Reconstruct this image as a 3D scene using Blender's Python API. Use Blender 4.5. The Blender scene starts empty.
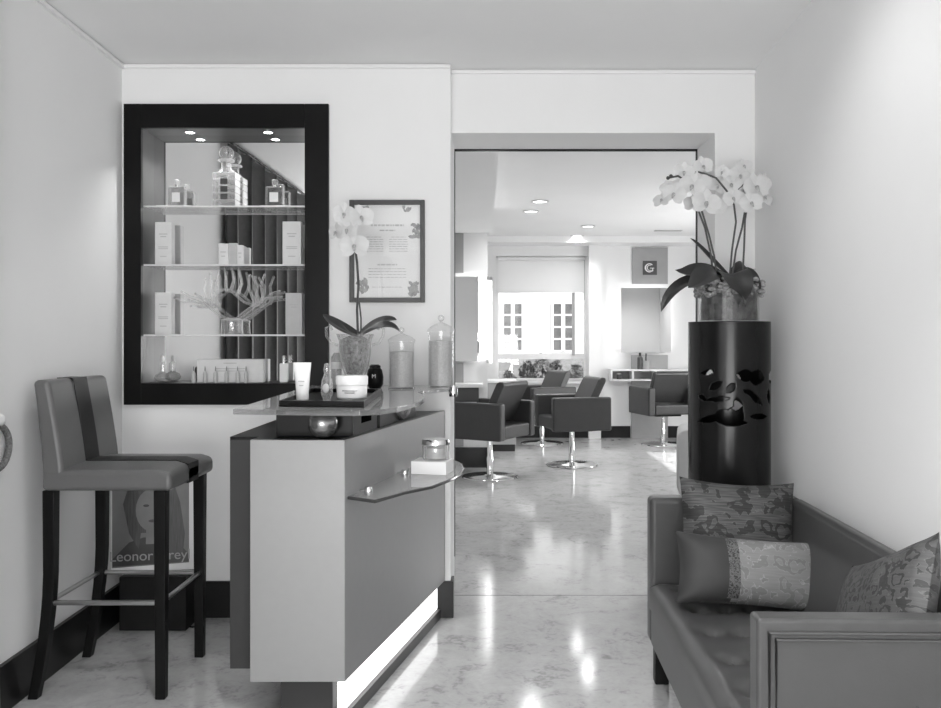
import bpy, bmesh, math, random
from mathutils import Vector, Matrix, Euler
R = math.radians
PI = math.pi
random.seed(7)
scn = bpy.context.scene
COL = scn.collection

# ------------------------------------------------------------------ camera frame
FPX, CX, HY, EYE = 850.0, 490.0, 341.0, 1.25
def P(px, py, d):
    return Vector(((px - CX) * d / FPX, d, EYE - (py - HY) * d / FPX))
def S(px, py, z=0.0):
    d = (EYE - z) * FPX / (py - HY)
    return P(px, py, d)
def XX(px, d): return (px - CX) * d / FPX
def ZZ(py, d): return EYE - (py - HY) * d / FPX

# ------------------------------------------------------------------ materials
def _bs(m): return m.node_tree.nodes['Principled BSDF']
def mat(name, v, rough=0.5, metal=0.0, spec=0.5, noise=0.06, nscale=12.0, bump=0.0, bscale=80.0, sheen=0.0, coat=0.0, stretch=None):
    m = bpy.data.materials.new(name); m.use_nodes = True
    nt = m.node_tree; b = _bs(m)
    b.inputs['Roughness'].default_value = rough
    b.inputs['Metallic'].default_value = metal
    b.inputs['Specular IOR Level'].default_value = spec
    if coat: b.inputs['Coat Weight'].default_value = coat; b.inputs['Coat Roughness'].default_value = 0.1
    if sheen: b.inputs['Sheen Weight'].default_value = sheen
    tc = nt.nodes.new('ShaderNodeTexCoord')
    src = tc.outputs['Object']
    if stretch:
        mp = nt.nodes.new('ShaderNodeMapping'); mp.inputs['Scale'].default_value = stretch
        nt.links.new(src, mp.inputs['Vector']); src = mp.outputs['Vector']
    n = nt.nodes.new('ShaderNodeTexNoise'); n.inputs['Scale'].default_value = nscale; n.inputs['Detail'].default_value = 4
    nt.links.new(src, n.inputs['Vector'])
    r = nt.nodes.new('ShaderNodeMapRange')
    r.inputs['From Min'].default_value = 0.3; r.inputs['From Max'].default_value = 0.7
    r.inputs['To Min'].default_value = v * (1 - noise); r.inputs['To Max'].default_value = min(1, v * (1 + noise))
    nt.links.new(n.outputs['Fac'], r.inputs['Value'])
    nt.links.new(r.outputs['Result'], b.inputs['Base Color'])
    if bump:
        n2 = nt.nodes.new('ShaderNodeTexNoise'); n2.inputs['Scale'].default_value = bscale; n2.inputs['Detail'].default_value = 3
        nt.links.new(src, n2.inputs['Vector'])
        bp = nt.nodes.new('ShaderNodeBump'); bp.inputs['Strength'].default_value = bump; bp.inputs['Distance'].default_value = 0.004
        nt.links.new(n2.outputs['Fac'], bp.inputs['Height']); nt.links.new(bp.outputs['Normal'], b.inputs['Normal'])
    return m
def emit(name, v, strength):
    m = bpy.data.materials.new(name); m.use_nodes = True
    b = _bs(m); b.inputs['Base Color'].default_value = (v, v, v, 1)
    b.inputs['Emission Color'].default_value = (1, 1, 1, 1); b.inputs['Emission Strength'].default_value = strength
    return m
def thin_glass(name, tint=0.93, base=0.04, rough=0.0, caught_light=0.0):
    """clear sheet: transparent, mirror-like towards grazing angles (Schlick), optionally with caught light mixed in as diffuse white"""
    m = bpy.data.materials.new(name); m.use_nodes = True
    nt = m.node_tree; nt.nodes.clear(); L = nt.links.new
    o = nt.nodes.new('ShaderNodeOutputMaterial'); mx = nt.nodes.new('ShaderNodeMixShader')
    t = nt.nodes.new('ShaderNodeBsdfTransparent'); t.inputs['Color'].default_value = (tint, tint, tint, 1)
    g = nt.nodes.new('ShaderNodeBsdfGlossy'); g.inputs['Roughness'].default_value = rough
    f = nt.nodes.new('ShaderNodeLayerWeight'); f.inputs['Blend'].default_value = 0.5
    p = nt.nodes.new('ShaderNodeMath'); p.operation = 'POWER'; p.inputs[1].default_value = 5.0
    a = nt.nodes.new('ShaderNodeMath'); a.operation = 'MULTIPLY_ADD'; a.inputs[1].default_value = 1-base; a.inputs[2].default_value = base; a.use_clamp = True
    L(f.outputs['Facing'], p.inputs[0]); L(p.outputs[0], a.inputs[0]); L(a.outputs[0], mx.inputs[0])
    L(t.outputs[0], mx.inputs[1]); L(g.outputs[0], mx.inputs[2])
    out = mx.outputs[0]
    if caught_light:  # diffuse white imitates light caught in the glass
        d = nt.nodes.new('ShaderNodeBsdfDiffuse'); d.inputs['Color'].default_value = (.9, .9, .9, 1)
        m2 = nt.nodes.new('ShaderNodeMixShader'); m2.inputs[0].default_value = caught_light
        if caught_light < .5:
            q = nt.nodes.new('ShaderNodeMath'); q.operation = 'MULTIPLY_ADD'; q.inputs[1].default_value = caught_light*2; q.inputs[2].default_value = caught_light*.4; q.use_clamp = True
            L(f.outputs['Facing'], q.inputs[0]); L(q.outputs[0], m2.inputs[0])
        L(out, m2.inputs[1]); L(d.outputs[0], m2.inputs[2]); out = m2.outputs[0]
    L(out, o.inputs[0])
    return m
def solid_glass(name, tint=1.0, ior=1.45, rough=0.0):
    m = bpy.data.materials.new(name); m.use_nodes = True
    nt = m.node_tree; nt.nodes.clear()
    o = nt.nodes.new('ShaderNodeOutputMaterial'); g = nt.nodes.new('ShaderNodeBsdfGlass')
    g.inputs['Color'].default_value = (tint, tint, tint, 1); g.inputs['IOR'].default_value = ior; g.inputs['Roughness'].default_value = rough
    nt.links.new(g.outputs[0], o.inputs[0]); return m
def mirror_mat(name, v=0.9):
    m = bpy.data.materials.new(name); m.use_nodes = True
    b = _bs(m); b.inputs['Base Color'].default_value = (v, v, v, 1); b.inputs['Metallic'].default_value = 1; b.inputs['Roughness'].default_value = 0.01
    return m

WALL = mat('wall_paint', 0.85, 0.75, noise=0.012, nscale=2.5, bump=0.06, bscale=160)
CEIL = mat('ceiling_paint', 0.86, 0.8, noise=0.015, nscale=1.5)
WHITE = mat('white_lacquer', 0.82, 0.35, noise=0.01)
BLACK = mat('black_lacquer', 0.006, 0.3, spec=0.16, noise=0.2)
BLACKM = mat('black_matt', 0.010, 0.5, spec=0.2, noise=0.2)
SKIRT = mat('dark_skirting', 0.012, 0.3, spec=0.3, noise=0.2)
CHARC = mat('charcoal_laminate', 0.034, 0.45, spec=0.3, noise=0.06)
SILVER = mat('silver_laminate', 0.27, 0.42, metal=0.35, noise=0.015, nscale=30)
CHROME = mat('chrome', 0.75, 0.12, metal=1.0, noise=0.02)
STEEL = mat('brushed_steel', 0.6, 0.3, metal=1.0, noise=0.04)
LEATHER = mat('grey_leather', 0.115, 0.38, noise=0.05, bump=0.12, bscale=260)
SOFAL = mat('sofa_leather', 0.060, 0.33, noise=0.05, bump=0.08, bscale=200)
STRIPE = mat('dark_leather', 0.010, 0.45, spec=.3, noise=0.1, bump=0.1, bscale=260)
CHAIRL = mat('chair_leather', 0.034, 0.4, noise=0.08, bump=0.08, bscale=200)
PALEL = mat('pale_leather', 0.42, 0.45, noise=0.05)
WOODB = mat('black_wood', 0.005, 0.4, spec=0.2, noise=0.3, nscale=20, stretch=(8, 8, 1))
PETAL = mat('orchid_petal', 0.74, 0.5, noise=0.03, nscale=40)
LIP = mat('orchid_lip', 0.42, 0.5, noise=0.3, nscale=150)
LEAF = mat('orchid_leaf', 0.026, 0.35, noise=0.25, nscale=25)
STEM = mat('orchid_stem', 0.06, 0.5, noise=0.2)
MOSS = mat('moss', 0.16, 0.9, noise=0.7, nscale=60, bump=1.0, bscale=60)
GLASS = thin_glass('clear_glass', 0.96, 0.05)
GLASST = thin_glass('counter_glass', 0.82, 0.08, caught_light=0.06)
SHELFG = thin_glass('shelf_glass', 0.92, 0.07, caught_light=0.06)
CRYST = thin_glass('crystal', 0.97, 0.10, 0.03, caught_light=0.16)
CRYSTD = thin_glass('smoked_crystal', 0.72, 0.08, 0.03, caught_light=0.12)
MIRROR = mirror_mat('mirror', 0.90)
PAPER = mat('paper', 0.80, 0.6, noise=0.02)
CARTON = mat('white_carton', 0.70, 0.5, noise=0.03, nscale=30)
CARTOND = mat('grey_carton', 0.50, 0.5, noise=0.04, nscale=30)
INK = mat('grey_ink', 0.22, 0.6, noise=0.2)
INKL = mat('pale_ink', 0.5, 0.6, noise=0.2)
PLAST = mat('white_plastic', 0.85, 0.3, noise=0.01)
POWDER = mat('bath_salt', 0.50, 0.9, noise=0.25, nscale=250, bump=0.6, bscale=250)
GREYP = mat('grey_panel', 0.36, 0.5, noise=0.03)
GREYD = mat('dark_grey_panel', 0.07, 0.45, noise=0.05)
CURT = mat('dark_curtain', 0.03, 0.75, noise=0.2, nscale=30, sheen=0.3)
LED = emit('led_strip', 1.0, 2.2)
SPOTE = emit('spot_lens', 1.0, 25.0)
GLOW = emit('mirror_backlight', 1.0, 2.0)
LENS = emit('downlight_lens', 1.0, 3.0)
TUBE = emit('lamp_tube', 1.0, 5.0)
FACADE = mat('facade_render', 0.85, 0.9, noise=0.05, nscale=2)
SHUT = mat('facade_window_paint', 0.85, 0.6)
PANE_D = mat('facade_pane', 0.17, 0.2, noise=0.3, nscale=6)
PLANT = mat('box_plant', 0.20, 0.8, noise=0.6, nscale=40)
BLIND = mat('blind_cloth', 0.85, 0.9, noise=0.01)
def _tl(m, f):
    nt = m.node_tree; tr = nt.nodes.new('ShaderNodeBsdfTranslucent'); tr.inputs[0].default_value = (.85, .85, .85, 1)
    mx = nt.nodes.new('ShaderNodeMixShader'); mx.inputs[0].default_value = f
    nt.links.new(_bs(m).outputs[0], mx.inputs[1]); nt.links.new(tr.outputs[0], mx.inputs[2]); nt.links.new(mx.outputs[0], nt.nodes['Material Output'].inputs[0])
_tl(BLIND, .6); _tl(PETAL, .25)
PAVE = mat('pavement_stone', 0.55, 0.8, noise=0.1)

def floor_material():
    m = bpy.data.materials.new('polished_stone'); m.use_nodes = True
    nt = m.node_tree; b = _bs(m); L = nt.links.new
    tc = nt.nodes.new('ShaderNodeTexCoord')
    n1 = nt.nodes.new('ShaderNodeTexNoise'); n1.inputs['Scale'].default_value = 5.5; n1.inputs['Detail'].default_value = 8; n1.inputs['Roughness'].default_value = 0.65; n1.inputs['Distortion'].default_value = 0.9
    L(tc.outputs['Object'], n1.inputs['Vector'])
    n2 = nt.nodes.new('ShaderNodeTexNoise'); n2.inputs['Scale'].default_value = 30; n2.inputs['Detail'].default_value = 6; n2.inputs['Distortion'].default_value = 1.2
    L(tc.outputs['Object'], n2.inputs['Vector'])
    mx = nt.nodes.new('ShaderNodeMath'); mx.operation = 'MULTIPLY_ADD'; mx.inputs[1].default_value = 0.55
    L(n2.outputs['Fac'], mx.inputs[0]); L(n1.outputs['Fac'], mx.inputs[2])
    cr = nt.nodes.new('ShaderNodeValToRGB')
    e = cr.color_ramp.elements
    e[0].position = 0.52; e[0].color = (0.27, 0.27, 0.27, 1)
    e[1].position = 0.98; e[1].color = (0.50, 0.50, 0.50, 1)
    k = e.new(0.72); k.color = (0.44, 0.44, 0.44, 1)
    L(mx.outputs[0], cr.inputs[0]); L(cr.outputs[0], b.inputs['Base Color'])
    rr = nt.nodes.new('ShaderNodeMapRange'); rr.inputs['To Min'].default_value = 0.05; rr.inputs['To Max'].default_value = 0.17
    L(n1.outputs['Fac'], rr.inputs['Value']); L(rr.outputs[0], b.inputs['Roughness'])
    b.inputs['Specular IOR Level'].default_value = 0.6
    return m
FLOOR = floor_material()

def damask(name, lo, hi, scale, kind, rough=0.55, rib=0.0):
    """two-tone woven fabric: scrolling ornament from distorted voronoi/wave rings over a ribbed ground"""
    m = bpy.data.materials.new(name); m.use_nodes = True
    nt = m.node_tree; b = _bs(m); L = nt.links.new; b.inputs['Roughness'].default_value = rough
    tc = nt.nodes.new('ShaderNodeTexCoord')
    mp = nt.nodes.new('ShaderNodeMapping'); mp.inputs['Scale'].default_value = (scale, scale, 0.01 * scale)
    L(tc.outputs['Object'], mp.inputs['Vector'])
    no = nt.nodes.new('ShaderNodeTexNoise'); no.inputs['Scale'].default_value = 1.1; no.inputs['Detail'].default_value = 1
    L(mp.outputs[0], no.inputs['Vector'])
    ad = nt.nodes.new('ShaderNodeVectorMath'); ad.operation = 'MULTIPLY_ADD'; ad.inputs[1].default_value = (1.3, 1.3, 0)
    L(no.outputs['Color'], ad.inputs[0]); L(mp.outputs[0], ad.inputs[2])
    vo = nt.nodes.new('ShaderNodeTexVoronoi'); vo.inputs['Scale'].default_value = 0.8
    vo.feature = 'SMOOTH_F1' if kind == 'scroll' else 'F1'
    L(ad.outputs[0], vo.inputs['Vector'])
    mu = nt.nodes.new('ShaderNodeMath'); mu.operation = 'MULTIPLY'; mu.inputs[1].default_value = 15.0 if kind == 'scroll' else 13.0
    L(vo.outputs['Distance'], mu.inputs[0])
    si = nt.nodes.new('ShaderNodeMath'); si.operation = 'SINE'; L(mu.outputs[0], si.inputs[0])
    n3 = nt.nodes.new('ShaderNodeTexNoise'); n3.inputs['Scale'].default_value = 1.7; n3.inputs['Detail'].default_value = 3
    L(mp.outputs[0], n3.inputs['Vector'])
    s2 = nt.nodes.new('ShaderNodeMath'); s2.operation = 'MULTIPLY_ADD'; s2.inputs[1].default_value = 5.0
    L(n3.outputs['Fac'], s2.inputs[0]); L(si.outputs[0], s2.inputs[2])
    cr = nt.nodes.new('ShaderNodeValToRGB'); e = cr.color_ramp.elements
    e[0].position = 0.42; e[0].color = (lo, lo, lo, 1); e[1].position = 0.50; e[1].color = (hi, hi, hi, 1)
    k = e.new(0.46); g = min(1, hi * 1.6); k.color = (g, g, g, 1)
    mr = nt.nodes.new('ShaderNodeMapRange'); mr.inputs['From Min'].default_value = 0.0; mr.inputs['From Max'].default_value = 5.0
    L(s2.outputs[0], mr.inputs['Value']); L(mr.outputs[0], cr.inputs[0])
    out = cr.outputs[0]
    if rib:
        mp2 = nt.nodes.new('ShaderNodeMapping'); mp2.inputs['Scale'].default_value = (12, 190, 1)
        L(tc.outputs['Object'], mp2.inputs['Vector'])
        nr = nt.nodes.new('ShaderNodeTexNoise'); nr.inputs['Scale'].default_value = 1.0; nr.inputs['Detail'].default_value = 1
        L(mp2.outputs[0], nr.inputs['Vector'])
        m2 = nt.nodes.new('ShaderNodeMapRange'); m2.inputs['From Min'].default_value = 0.35; m2.inputs['From Max'].default_value = 0.65
        m2.inputs['To Min'].default_value = 1 - rib; m2.inputs['To Max'].default_value = 1 + rib * 0.5
        L(nr.outputs['Fac'], m2.inputs['Value'])
        mm = nt.nodes.new('ShaderNodeMixRGB'); mm.blend_type = 'MULTIPLY'; mm.inputs[0].default_value = 1
        L(out, mm.inputs[1]); L(m2.outputs[0], mm.inputs[2]); out = mm.outputs[0]
    L(out, b.inputs['Base Color'])
    bp = nt.nodes.new('ShaderNodeBump'); bp.inputs['Strength'].default_value = 0.25; bp.inputs['Distance'].default_value = 0.003
    L(mr.outputs[0], bp.inputs['Height']); L(bp.outputs[0], b.inputs['Normal'])
    return m
DAM1 = damask('scroll_damask', 0.022, 0.075, 23.0, 'scroll', 0.6, 0.5)
DAM2 = damask('pale_brocade', 0.185, 0.225, 26.0, 'scroll', 0.5, 0.08)
DAM3 = damask('paisley_brocade', 0.032, 0.078, 38.0, 'leafy', 0.55, 0.15)
SATIN = mat('dark_satin', 0.036, 0.5, spec=.3, noise=0.06, sheen=0.1)
BRAID = damask('braid_trim', 0.015, 0.12, 130.0, 'leafy', 0.4)

# ------------------------------------------------------------------ mesh builder
class MB:
    def __init__(s): s.v = []; s.f = []
    def add(s, vs, fs, M=None):
        o = len(s.v)
        for p in vs:
            p = Vector(p); s.v.append(M @ p if M is not None else p)
        for f in fs: s.f.append([o + i for i in f])
        return s
    def box(s, x0, x1, y0, y1, z0, z1, M=None):
        vs = [(x0,y0,z0),(x1,y0,z0),(x1,y1,z0),(x0,y1,z0),(x0,y0,z1),(x1,y0,z1),(x1,y1,z1),(x0,y1,z1)]
        return s.add(vs, [(0,3,2,1),(4,5,6,7),(0,1,5,4),(1,2,6,5),(2,3,7,6),(3,0,4,7)], M)
    def prism(s, poly, z0, z1, M=None):
        a = sum(poly[i][0]*poly[(i+1)%len(poly)][1]-poly[(i+1)%len(poly)][0]*poly[i][1] for i in range(len(poly)))
        if a < 0: poly = poly[::-1]
        n = len(poly)
        vs = [(p[0],p[1],z0) for p in poly] + [(p[0],p[1],z1) for p in poly]
        fs = [tuple(range(n-1,-1,-1)), tuple(range(n,2*n))] + [(i,(i+1)%n,n+(i+1)%n,n+i) for i in range(n)]
        return s.add(vs, fs, M)
    def lathe(s, prof, seg=28, c=(0,0,0), M=None):
        c = Vector(c); vs = []; fs = []; rings = []
        for r, z in prof:
            if r < 1e-6: rings.append([len(vs)]); vs.append(c + Vector((0,0,z)))
            else:
                rings.append(list(range(len(vs), len(vs)+seg)))
                for k in range(seg):
                    a = 2*PI*k/seg; vs.append(c + Vector((r*math.cos(a), r*math.sin(a), z)))
        for A, B in zip(rings, rings[1:]):
            if len(A) == 1 and len(B) == 1: continue
            for k in range(seg):
                j = (k+1) % seg
                if len(A) == 1: fs.append((A[0], B[j], B[k]))
                elif len(B) == 1: fs.append((A[k], A[j], B[0]))
                else: fs.append((A[k], A[j], B[j], B[k]))
        return s.add(vs, fs, M)
    def tube(s, pts, r, seg=10, M=None, closed=False):
        pts = [Vector(p) for p in pts]; n = len(pts)
        rs = r if isinstance(r, (list, tuple)) else [r]*n
        vs = []; fs = []; up = None
        for i in range(n):
            if closed: t = pts[(i+1)%n] - pts[i-1]
            else: t = pts[min(i+1,n-1)] - pts[max(i-1,0)]
            t.normalize()
            if up is None:
                up = Vector((0,0,1)) if abs(t.z) < 0.9 else Vector((1,0,0))
            a = t.cross(up)
            if a.length < 1e-5: a = t.cross(Vector((0,1,0)))
            a.normalize(); b = a.cross(t); b.normalize(); up = b
            for k in range(seg):
                q = 2*PI*k/seg; vs.append(pts[i] + (a*math.cos(q) + b*math.sin(q))*rs[i])
        m = n if closed else n-1
        for i in range(m):
            i2 = (i+1) % n
            for k in range(seg):
                j = (k+1) % seg; fs.append((i*seg+k, i2*seg+k, i2*seg+j, i*seg+j))
        if not closed:
            fs.append(tuple(range(seg))); fs.append(tuple(range((n-1)*seg+seg-1, (n-1)*seg-1, -1)))
        return s.add(vs, fs, M)
    def sphere(s, c, r, seg=20, rings=12, sc=(1,1,1), M=None):
        prof = [(r*math.sin(PI*i/rings), -r*math.cos(PI*i/rings)) for i in range(rings+1)]
        T = Matrix.Translation(Vector(c)) @ Matrix.Diagonal((*sc, 1))
        return s.lathe(prof, seg, M=(M @ T if M is not None else T))
    def poly(s, pts, M=None): return s.add(pts, [tuple(range(len(pts)))], M)
    def grid(s, fn, nu, nv, M=None, skip=None, wrap=False):
        vs = [fn(i/nu, j/nv) for j in range(nv+1) for i in range(nu + (0 if wrap else 1))]
        w = nu if wrap else nu+1; fs = []
        for j in range(nv):
            for i in range(nu):
                if skip and skip((i+.5)/nu, (j+.5)/nv): continue
                i2 = (i+1) % w if wrap else i+1
                fs.append((j*w+i, j*w+i2, (j+1)*w+i2, (j+1)*w+i))
        return s.add(vs, fs, M)

def part(name, mb, m, parent=None, bevel=0.0, seg=2, angle=38, sub=0, solid=0.0, label=None, fixn=False):
    me = bpy.data.meshes.new(name)
    me.from_pydata([tuple(v) for v in mb.v], [], mb.f)
    me.validate(); me.update()
    bm = bmesh.new(); bm.from_mesh(me)
    if fixn: bmesh.ops.remove_doubles(bm, verts=bm.verts, dist=1e-5)
    bmesh.ops.recalc_face_normals(bm, faces=bm.faces)
    bm.to_mesh(me); bm.free()
    me.polygons.foreach_set('use_smooth', [True]*len(me.polygons))
    if not sub: me.set_sharp_from_angle(angle=R(angle))
    me.materials.append(m)
    o = bpy.data.objects.new(name, me); COL.objects.link(o)
    if parent is not None: o.parent = parent
    if solid:
        q = o.modifiers.new('Solid', 'SOLIDIFY'); q.thickness = solid; q.offset = 0
    if bevel:
        q = o.modifiers.new('Bevel', 'BEVEL'); q.width = bevel; q.segments = seg; q.limit_method = 'ANGLE'; q.angle_limit = R(30); q.harden_normals = True
    if sub:
        q = o.modifiers.new('Sub', 'SUBSURF'); q.levels = sub; q.render_levels = sub
    if label: o['label'] = label
    return o
def tag(o, label, cat, group=None, kind=None):
    o['label'] = label; o['category'] = cat
    if group: o['group'] = group
    if kind: o['kind'] = kind
    return o
def thing(name, label, cat, loc=(0,0,0), rz=0.0, group=None):
    o = bpy.data.objects.new(name, None); COL.objects.link(o)
    o.empty_display_size = 0.05
    o.location = loc; o.rotation_euler = (0,0,rz)
    return tag(o, label, cat, group)
def struct(name, mb, m, parent=None, **k):
    o = part(name, mb, m, parent, **k)
    if parent is None: o['kind'] = 'structure'
    return o
def copy_tree(o, parent=None):
    c = o.copy(); COL.objects.link(c)
    if parent is not None: c.parent = parent
    for ch in list(o.children): copy_tree(ch, c)
    return c
def text_mesh(body, size, depth=0.0006):
    cu = bpy.data.curves.new('t', 'FONT'); cu.body = body; cu.size = size; cu.align_x = 'CENTER'; cu.align_y = 'CENTER'; cu.extrude = depth
    ob = bpy.data.objects.new('t', cu); COL.objects.link(ob)
    bpy.context.view_layer.update()
    me = bpy.data.meshes.new_from_object(ob.evaluated_get(bpy.context.evaluated_depsgraph_get()))
    bpy.data.objects.remove(ob); bpy.data.curves.remove(cu)
    mb = MB(); mb.v = [v.co.copy() for v in me.vertices]; mb.f = [list(p.vertices) for p in me.polygons]
    bpy.data.meshes.remove(me)
    return mb
def xf(mb, M): mb.v = [M @ v for v in mb.v]; return mb
FACE = Matrix.Rotation(R(90), 4, 'X')       # lays an XY drawing upright, facing -Y

# ------------------------------------------------------------------ room shell
BW = 3.85                      # back wall with the display niche
DW = 3.93                      # wall plane of the wide doorway
DB = 4.28                      # rear face of that wall
FW = 11.0                      # far wall of the salon
CZ = 2.505                     # front room ceiling
SZ = 2.56                      # salon ceiling
XL = XX(122, BW); XR = XX(755, DW)
def left_x(y): return XL + 0.0235*(BW - y)
def right_x(y): return XR - 0.05*(DW - y)
DX0 = XX(450.5, BW); JX0 = XX(454.5, DB); JX1 = XX(697.5, DB)
RY = -1.6                      # shop front, behind the camera

struct('floor', MB().box(-3.2, 4.6, RY-0.3, FW+0.3, -0.12, 0), FLOOR)
struct('ceiling', MB().box(-2.2, 1.7, RY-0.2, DB, CZ, CZ+0.1), CEIL)
struct('ceiling_salon', MB().box(-2.7, 3.9, DB, FW+0.25, SZ, SZ+0.1), CEIL)
struct('wall_left', MB().prism([(left_x(RY), RY), (left_x(DB), DB), (left_x(DB)-0.2, DB), (left_x(RY)-0.2, RY)], 0, CZ), WALL)
struct('wall_right', MB().prism([(right_x(RY), RY), (right_x(DW), DW), (right_x(DW)+0.3, DW), (right_x(RY)+0.3, RY)], 0, CZ), WALL)
NX0, NX1, NZ0, NZ1, NY = XX(142, BW), XX(306.5, BW), ZZ(384, BW), ZZ(128, BW), 3.975
w = MB()
w.box(XL-0.3, NX0, BW, DB, 0, CZ); w.box(NX1, DX0, BW, DB, 0, CZ)
w.box(NX0, NX1, BW, DB, 0, NZ0); w.box(NX0, NX1, BW, DB, NZ1, CZ); w.box(NX0, NX1, NY+0.03, DB, NZ0, NZ1)
struct('wall_back', w, WALL)
LZ = ZZ(133, DW)
w = MB()
w.box(DX0, XR+0.3, DW, DB, LZ, CZ); w.box(JX1-0.005, XR+0.3, DW, DB, 0, LZ)
w.box(DX0, JX0, DW, DB, 0, LZ)
struct('wall_doorway', w, WALL)
w = MB().box(-2.7, XL-0.3, DB-0.1, DB, 0, SZ); w.box(XR+0.3, 3.9, DB-0.1, DB, 0, SZ); w.box(XL-0.3, XR+0.3, DB-0.02, DB, CZ, SZ+0.1)
struct('wall_salon_front', w, WALL)
# rear wall with the big shop window opening, behind the camera
w = MB().box(-2.2, -1.25, RY-0.2, RY, 0, CZ); w.box(0.8, 1.7, RY-0.2, RY, 0, CZ); w.box(-1.25, 0.8, RY-0.2, RY, 2.3, CZ); w.box(-1.25, 0.8, RY-0.2, RY, 0, 0.3)
struct('wall_rear', w, WALL)
# salon walls
struct('wall_salon_left', MB().box(-2.7, -2.5, DB, FW, 0, SZ), WALL)
SX = 3.5; WY0, WY1, WZ0, WZ1 = 7.75, 9.3, 0.75, 1.62
w = MB().box(SX, SX+0.2, DB, WY0, 0, SZ); w.box(SX, SX+0.2, WY1, FW, 0, SZ); w.box(SX, SX+0.2, WY0, WY1, 0, WZ0); w.box(SX, SX+0.2, WY0, WY1, WZ1, SZ)
struct('wall_salon_right', w, WALL)
VX0, VX1, VZ0, VZ1 = XX(496, FW), XX(587.5, FW), ZZ(381, FW), ZZ(256, FW)
w = MB().box(-2.7, VX0, FW, FW+0.25, 0, SZ); w.box(VX1, SX+0.2, FW, FW+0.25, 0, SZ)
w.box(VX0, VX1, FW, FW+0.25, 0, VZ0); w.box(VX0, VX1, FW, FW+0.25, VZ1, SZ)
struct('wall_far', w, WALL)
# soffit over the near salon stations, cornice along the far wall
PY = 8.4
fz = ZZ(233, PY)
struct('ceiling_soffit', MB().prism([(-2.5, DB+0.02), (0.055, DB+0.02), (0.02, PY), (-2.5, PY+0.05)], fz, SZ), CEIL)
struct('trim_3', MB().box(-2.5, SX, FW-0.42, FW, ZZ(246, FW), SZ), CEIL)
# white pilaster beside the window, thin black metal lining of the doorway
struct('trim_4', MB().box(XX(588, FW), XX(600, FW), FW-0.10, FW, 0, ZZ(246, FW)), WALL)
t = MB().box(JX0, JX0+0.004, DB-0.02, DB+0.0, 0.17, LZ); t.box(JX1-0.010, JX1-0.005, DB-0.02, DB+0.0, 0, LZ); t.box(JX0+.004, JX1-0.010, DB-0.02, DB+0.0, LZ-0.008, LZ)
struct('trim_5', t, BLACK)
# cornice bead
struct('trim_1', MB().box(XL, DX0, BW-0.014, BW, CZ-0.022, CZ-0.006), CEIL, bevel=0.004)
struct('trim_2', MB().prism([(left_x(0), 0), (left_x(BW), BW), (left_x(BW)+0.014, BW), (left_x(0)+0.014, 0)], CZ-0.022, CZ-0.006), CEIL)
struct('trim_6', MB().box(DX0, XR, DW-0.014, DW, CZ-0.022, CZ-0.006), CEIL, bevel=0.004)
# joint in the floor at the doorway
struct('trim_7', MB().box(JX0, JX1, 4.176, 4.180, -.001, .0008), GREYD)
# skirting
BH = 0.165
struct('baseboard_back', MB().box(XL, XX(437, BW), BW-0.016, BW, 0, BH), SKIRT, bevel=0.003)
b = MB().box(XX(437, BW), DX0+0.014, BW-0.016, BW, 0, BH); b.box(DX0, DX0+0.014, BW, DW, 0, BH)
struct('baseboard_doorway', b, SKIRT, bevel=0.003)
struct('baseboard_left', MB().prism([(left_x(RY), RY), (left_x(BW), BW), (left_x(BW)+0.016, BW), (left_x(RY)+0.016, RY)], 0, BH), SKIRT)
b = MB().box(XX(600, FW), XX(631, FW)-.01, FW-0.016, FW, 0, 0.15); b.box(XX(667, FW)+.01, SX, FW-0.016, FW, 0, 0.15); b.box(-2.5, XX(588, FW), FW-0.016, FW, 0, 0.15)
struct('baseboard_far', b, SKIRT)

# ------------------------------------------------------------------ window and the street behind
wn = MB(); fr = 0.035
wn.box(VX0, VX0+fr, FW+0.1, FW+0.16, VZ0, VZ1); wn.box(VX1-fr, VX1, FW+0.1, FW+0.16, VZ0, VZ1)
wn.box(VX0+fr, VX1-fr, FW+0.1, FW+0.16, VZ1-fr, VZ1); wn.box(VX0+fr, VX1-fr, FW+0.1, FW+0.16, VZ0, VZ0+0.03)
zt = ZZ(357, FW); wn.box(VX0+fr, VX1-fr, FW+0.1, FW+0.16, zt-0.03, zt+0.04)
win = struct('window_1', wn, WHITE)
g = MB().box(VX0+fr, VX1-fr, FW+0.125, FW+0.13, zt+0.04, VZ1-fr); part('window_pane', g, GLASS, win)
g = MB().box(VX0+fr, VX1-fr, FW+0.125, FW+0.13, VZ0+0.03, zt-0.03); part('window_pane', g, GLASS, win)
part('window_post', MB().box(XX(572.5, FW), XX(575.5, FW), FW+0.08, FW+0.1, zt+0.02, ZZ(289, FW)), GREYP, win)
part('window_sill', MB().box(VX0-0.04, VX1+0.04, FW-0.06, FW+0.1, VZ0-0.03, VZ0), WHITE, win)
bl = thing('roller_blind', 'white roller blind drawn down over the upper part of the street window', 'blind', (0,0,0))
part('blind_cloth', MB().box(VX0+0.03, VX1-0.03, FW+0.055, FW+0.06, ZZ(291, FW), VZ1-0.03), BLIND, bl)
part('bottom_rail', MB().box(VX0+0.03, VX1-0.03, FW+0.047, FW+0.068, ZZ(291, FW)-0.02, ZZ(291, FW)), WHITE, bl)
part('roller', MB().tube([(VX0+0.03, FW+0.0575, VZ1-0.03), (VX1-0.03, FW+0.0575, VZ1-0.03)], 0.03, 12), WHITE, bl)
part('bead_chain', MB().tube([(VX1-0.035, FW+0.03, VZ1-0.05), (VX1-0.035, FW+0.03, ZZ(300, FW))], 0.004, 6), GREYP, bl)

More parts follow.
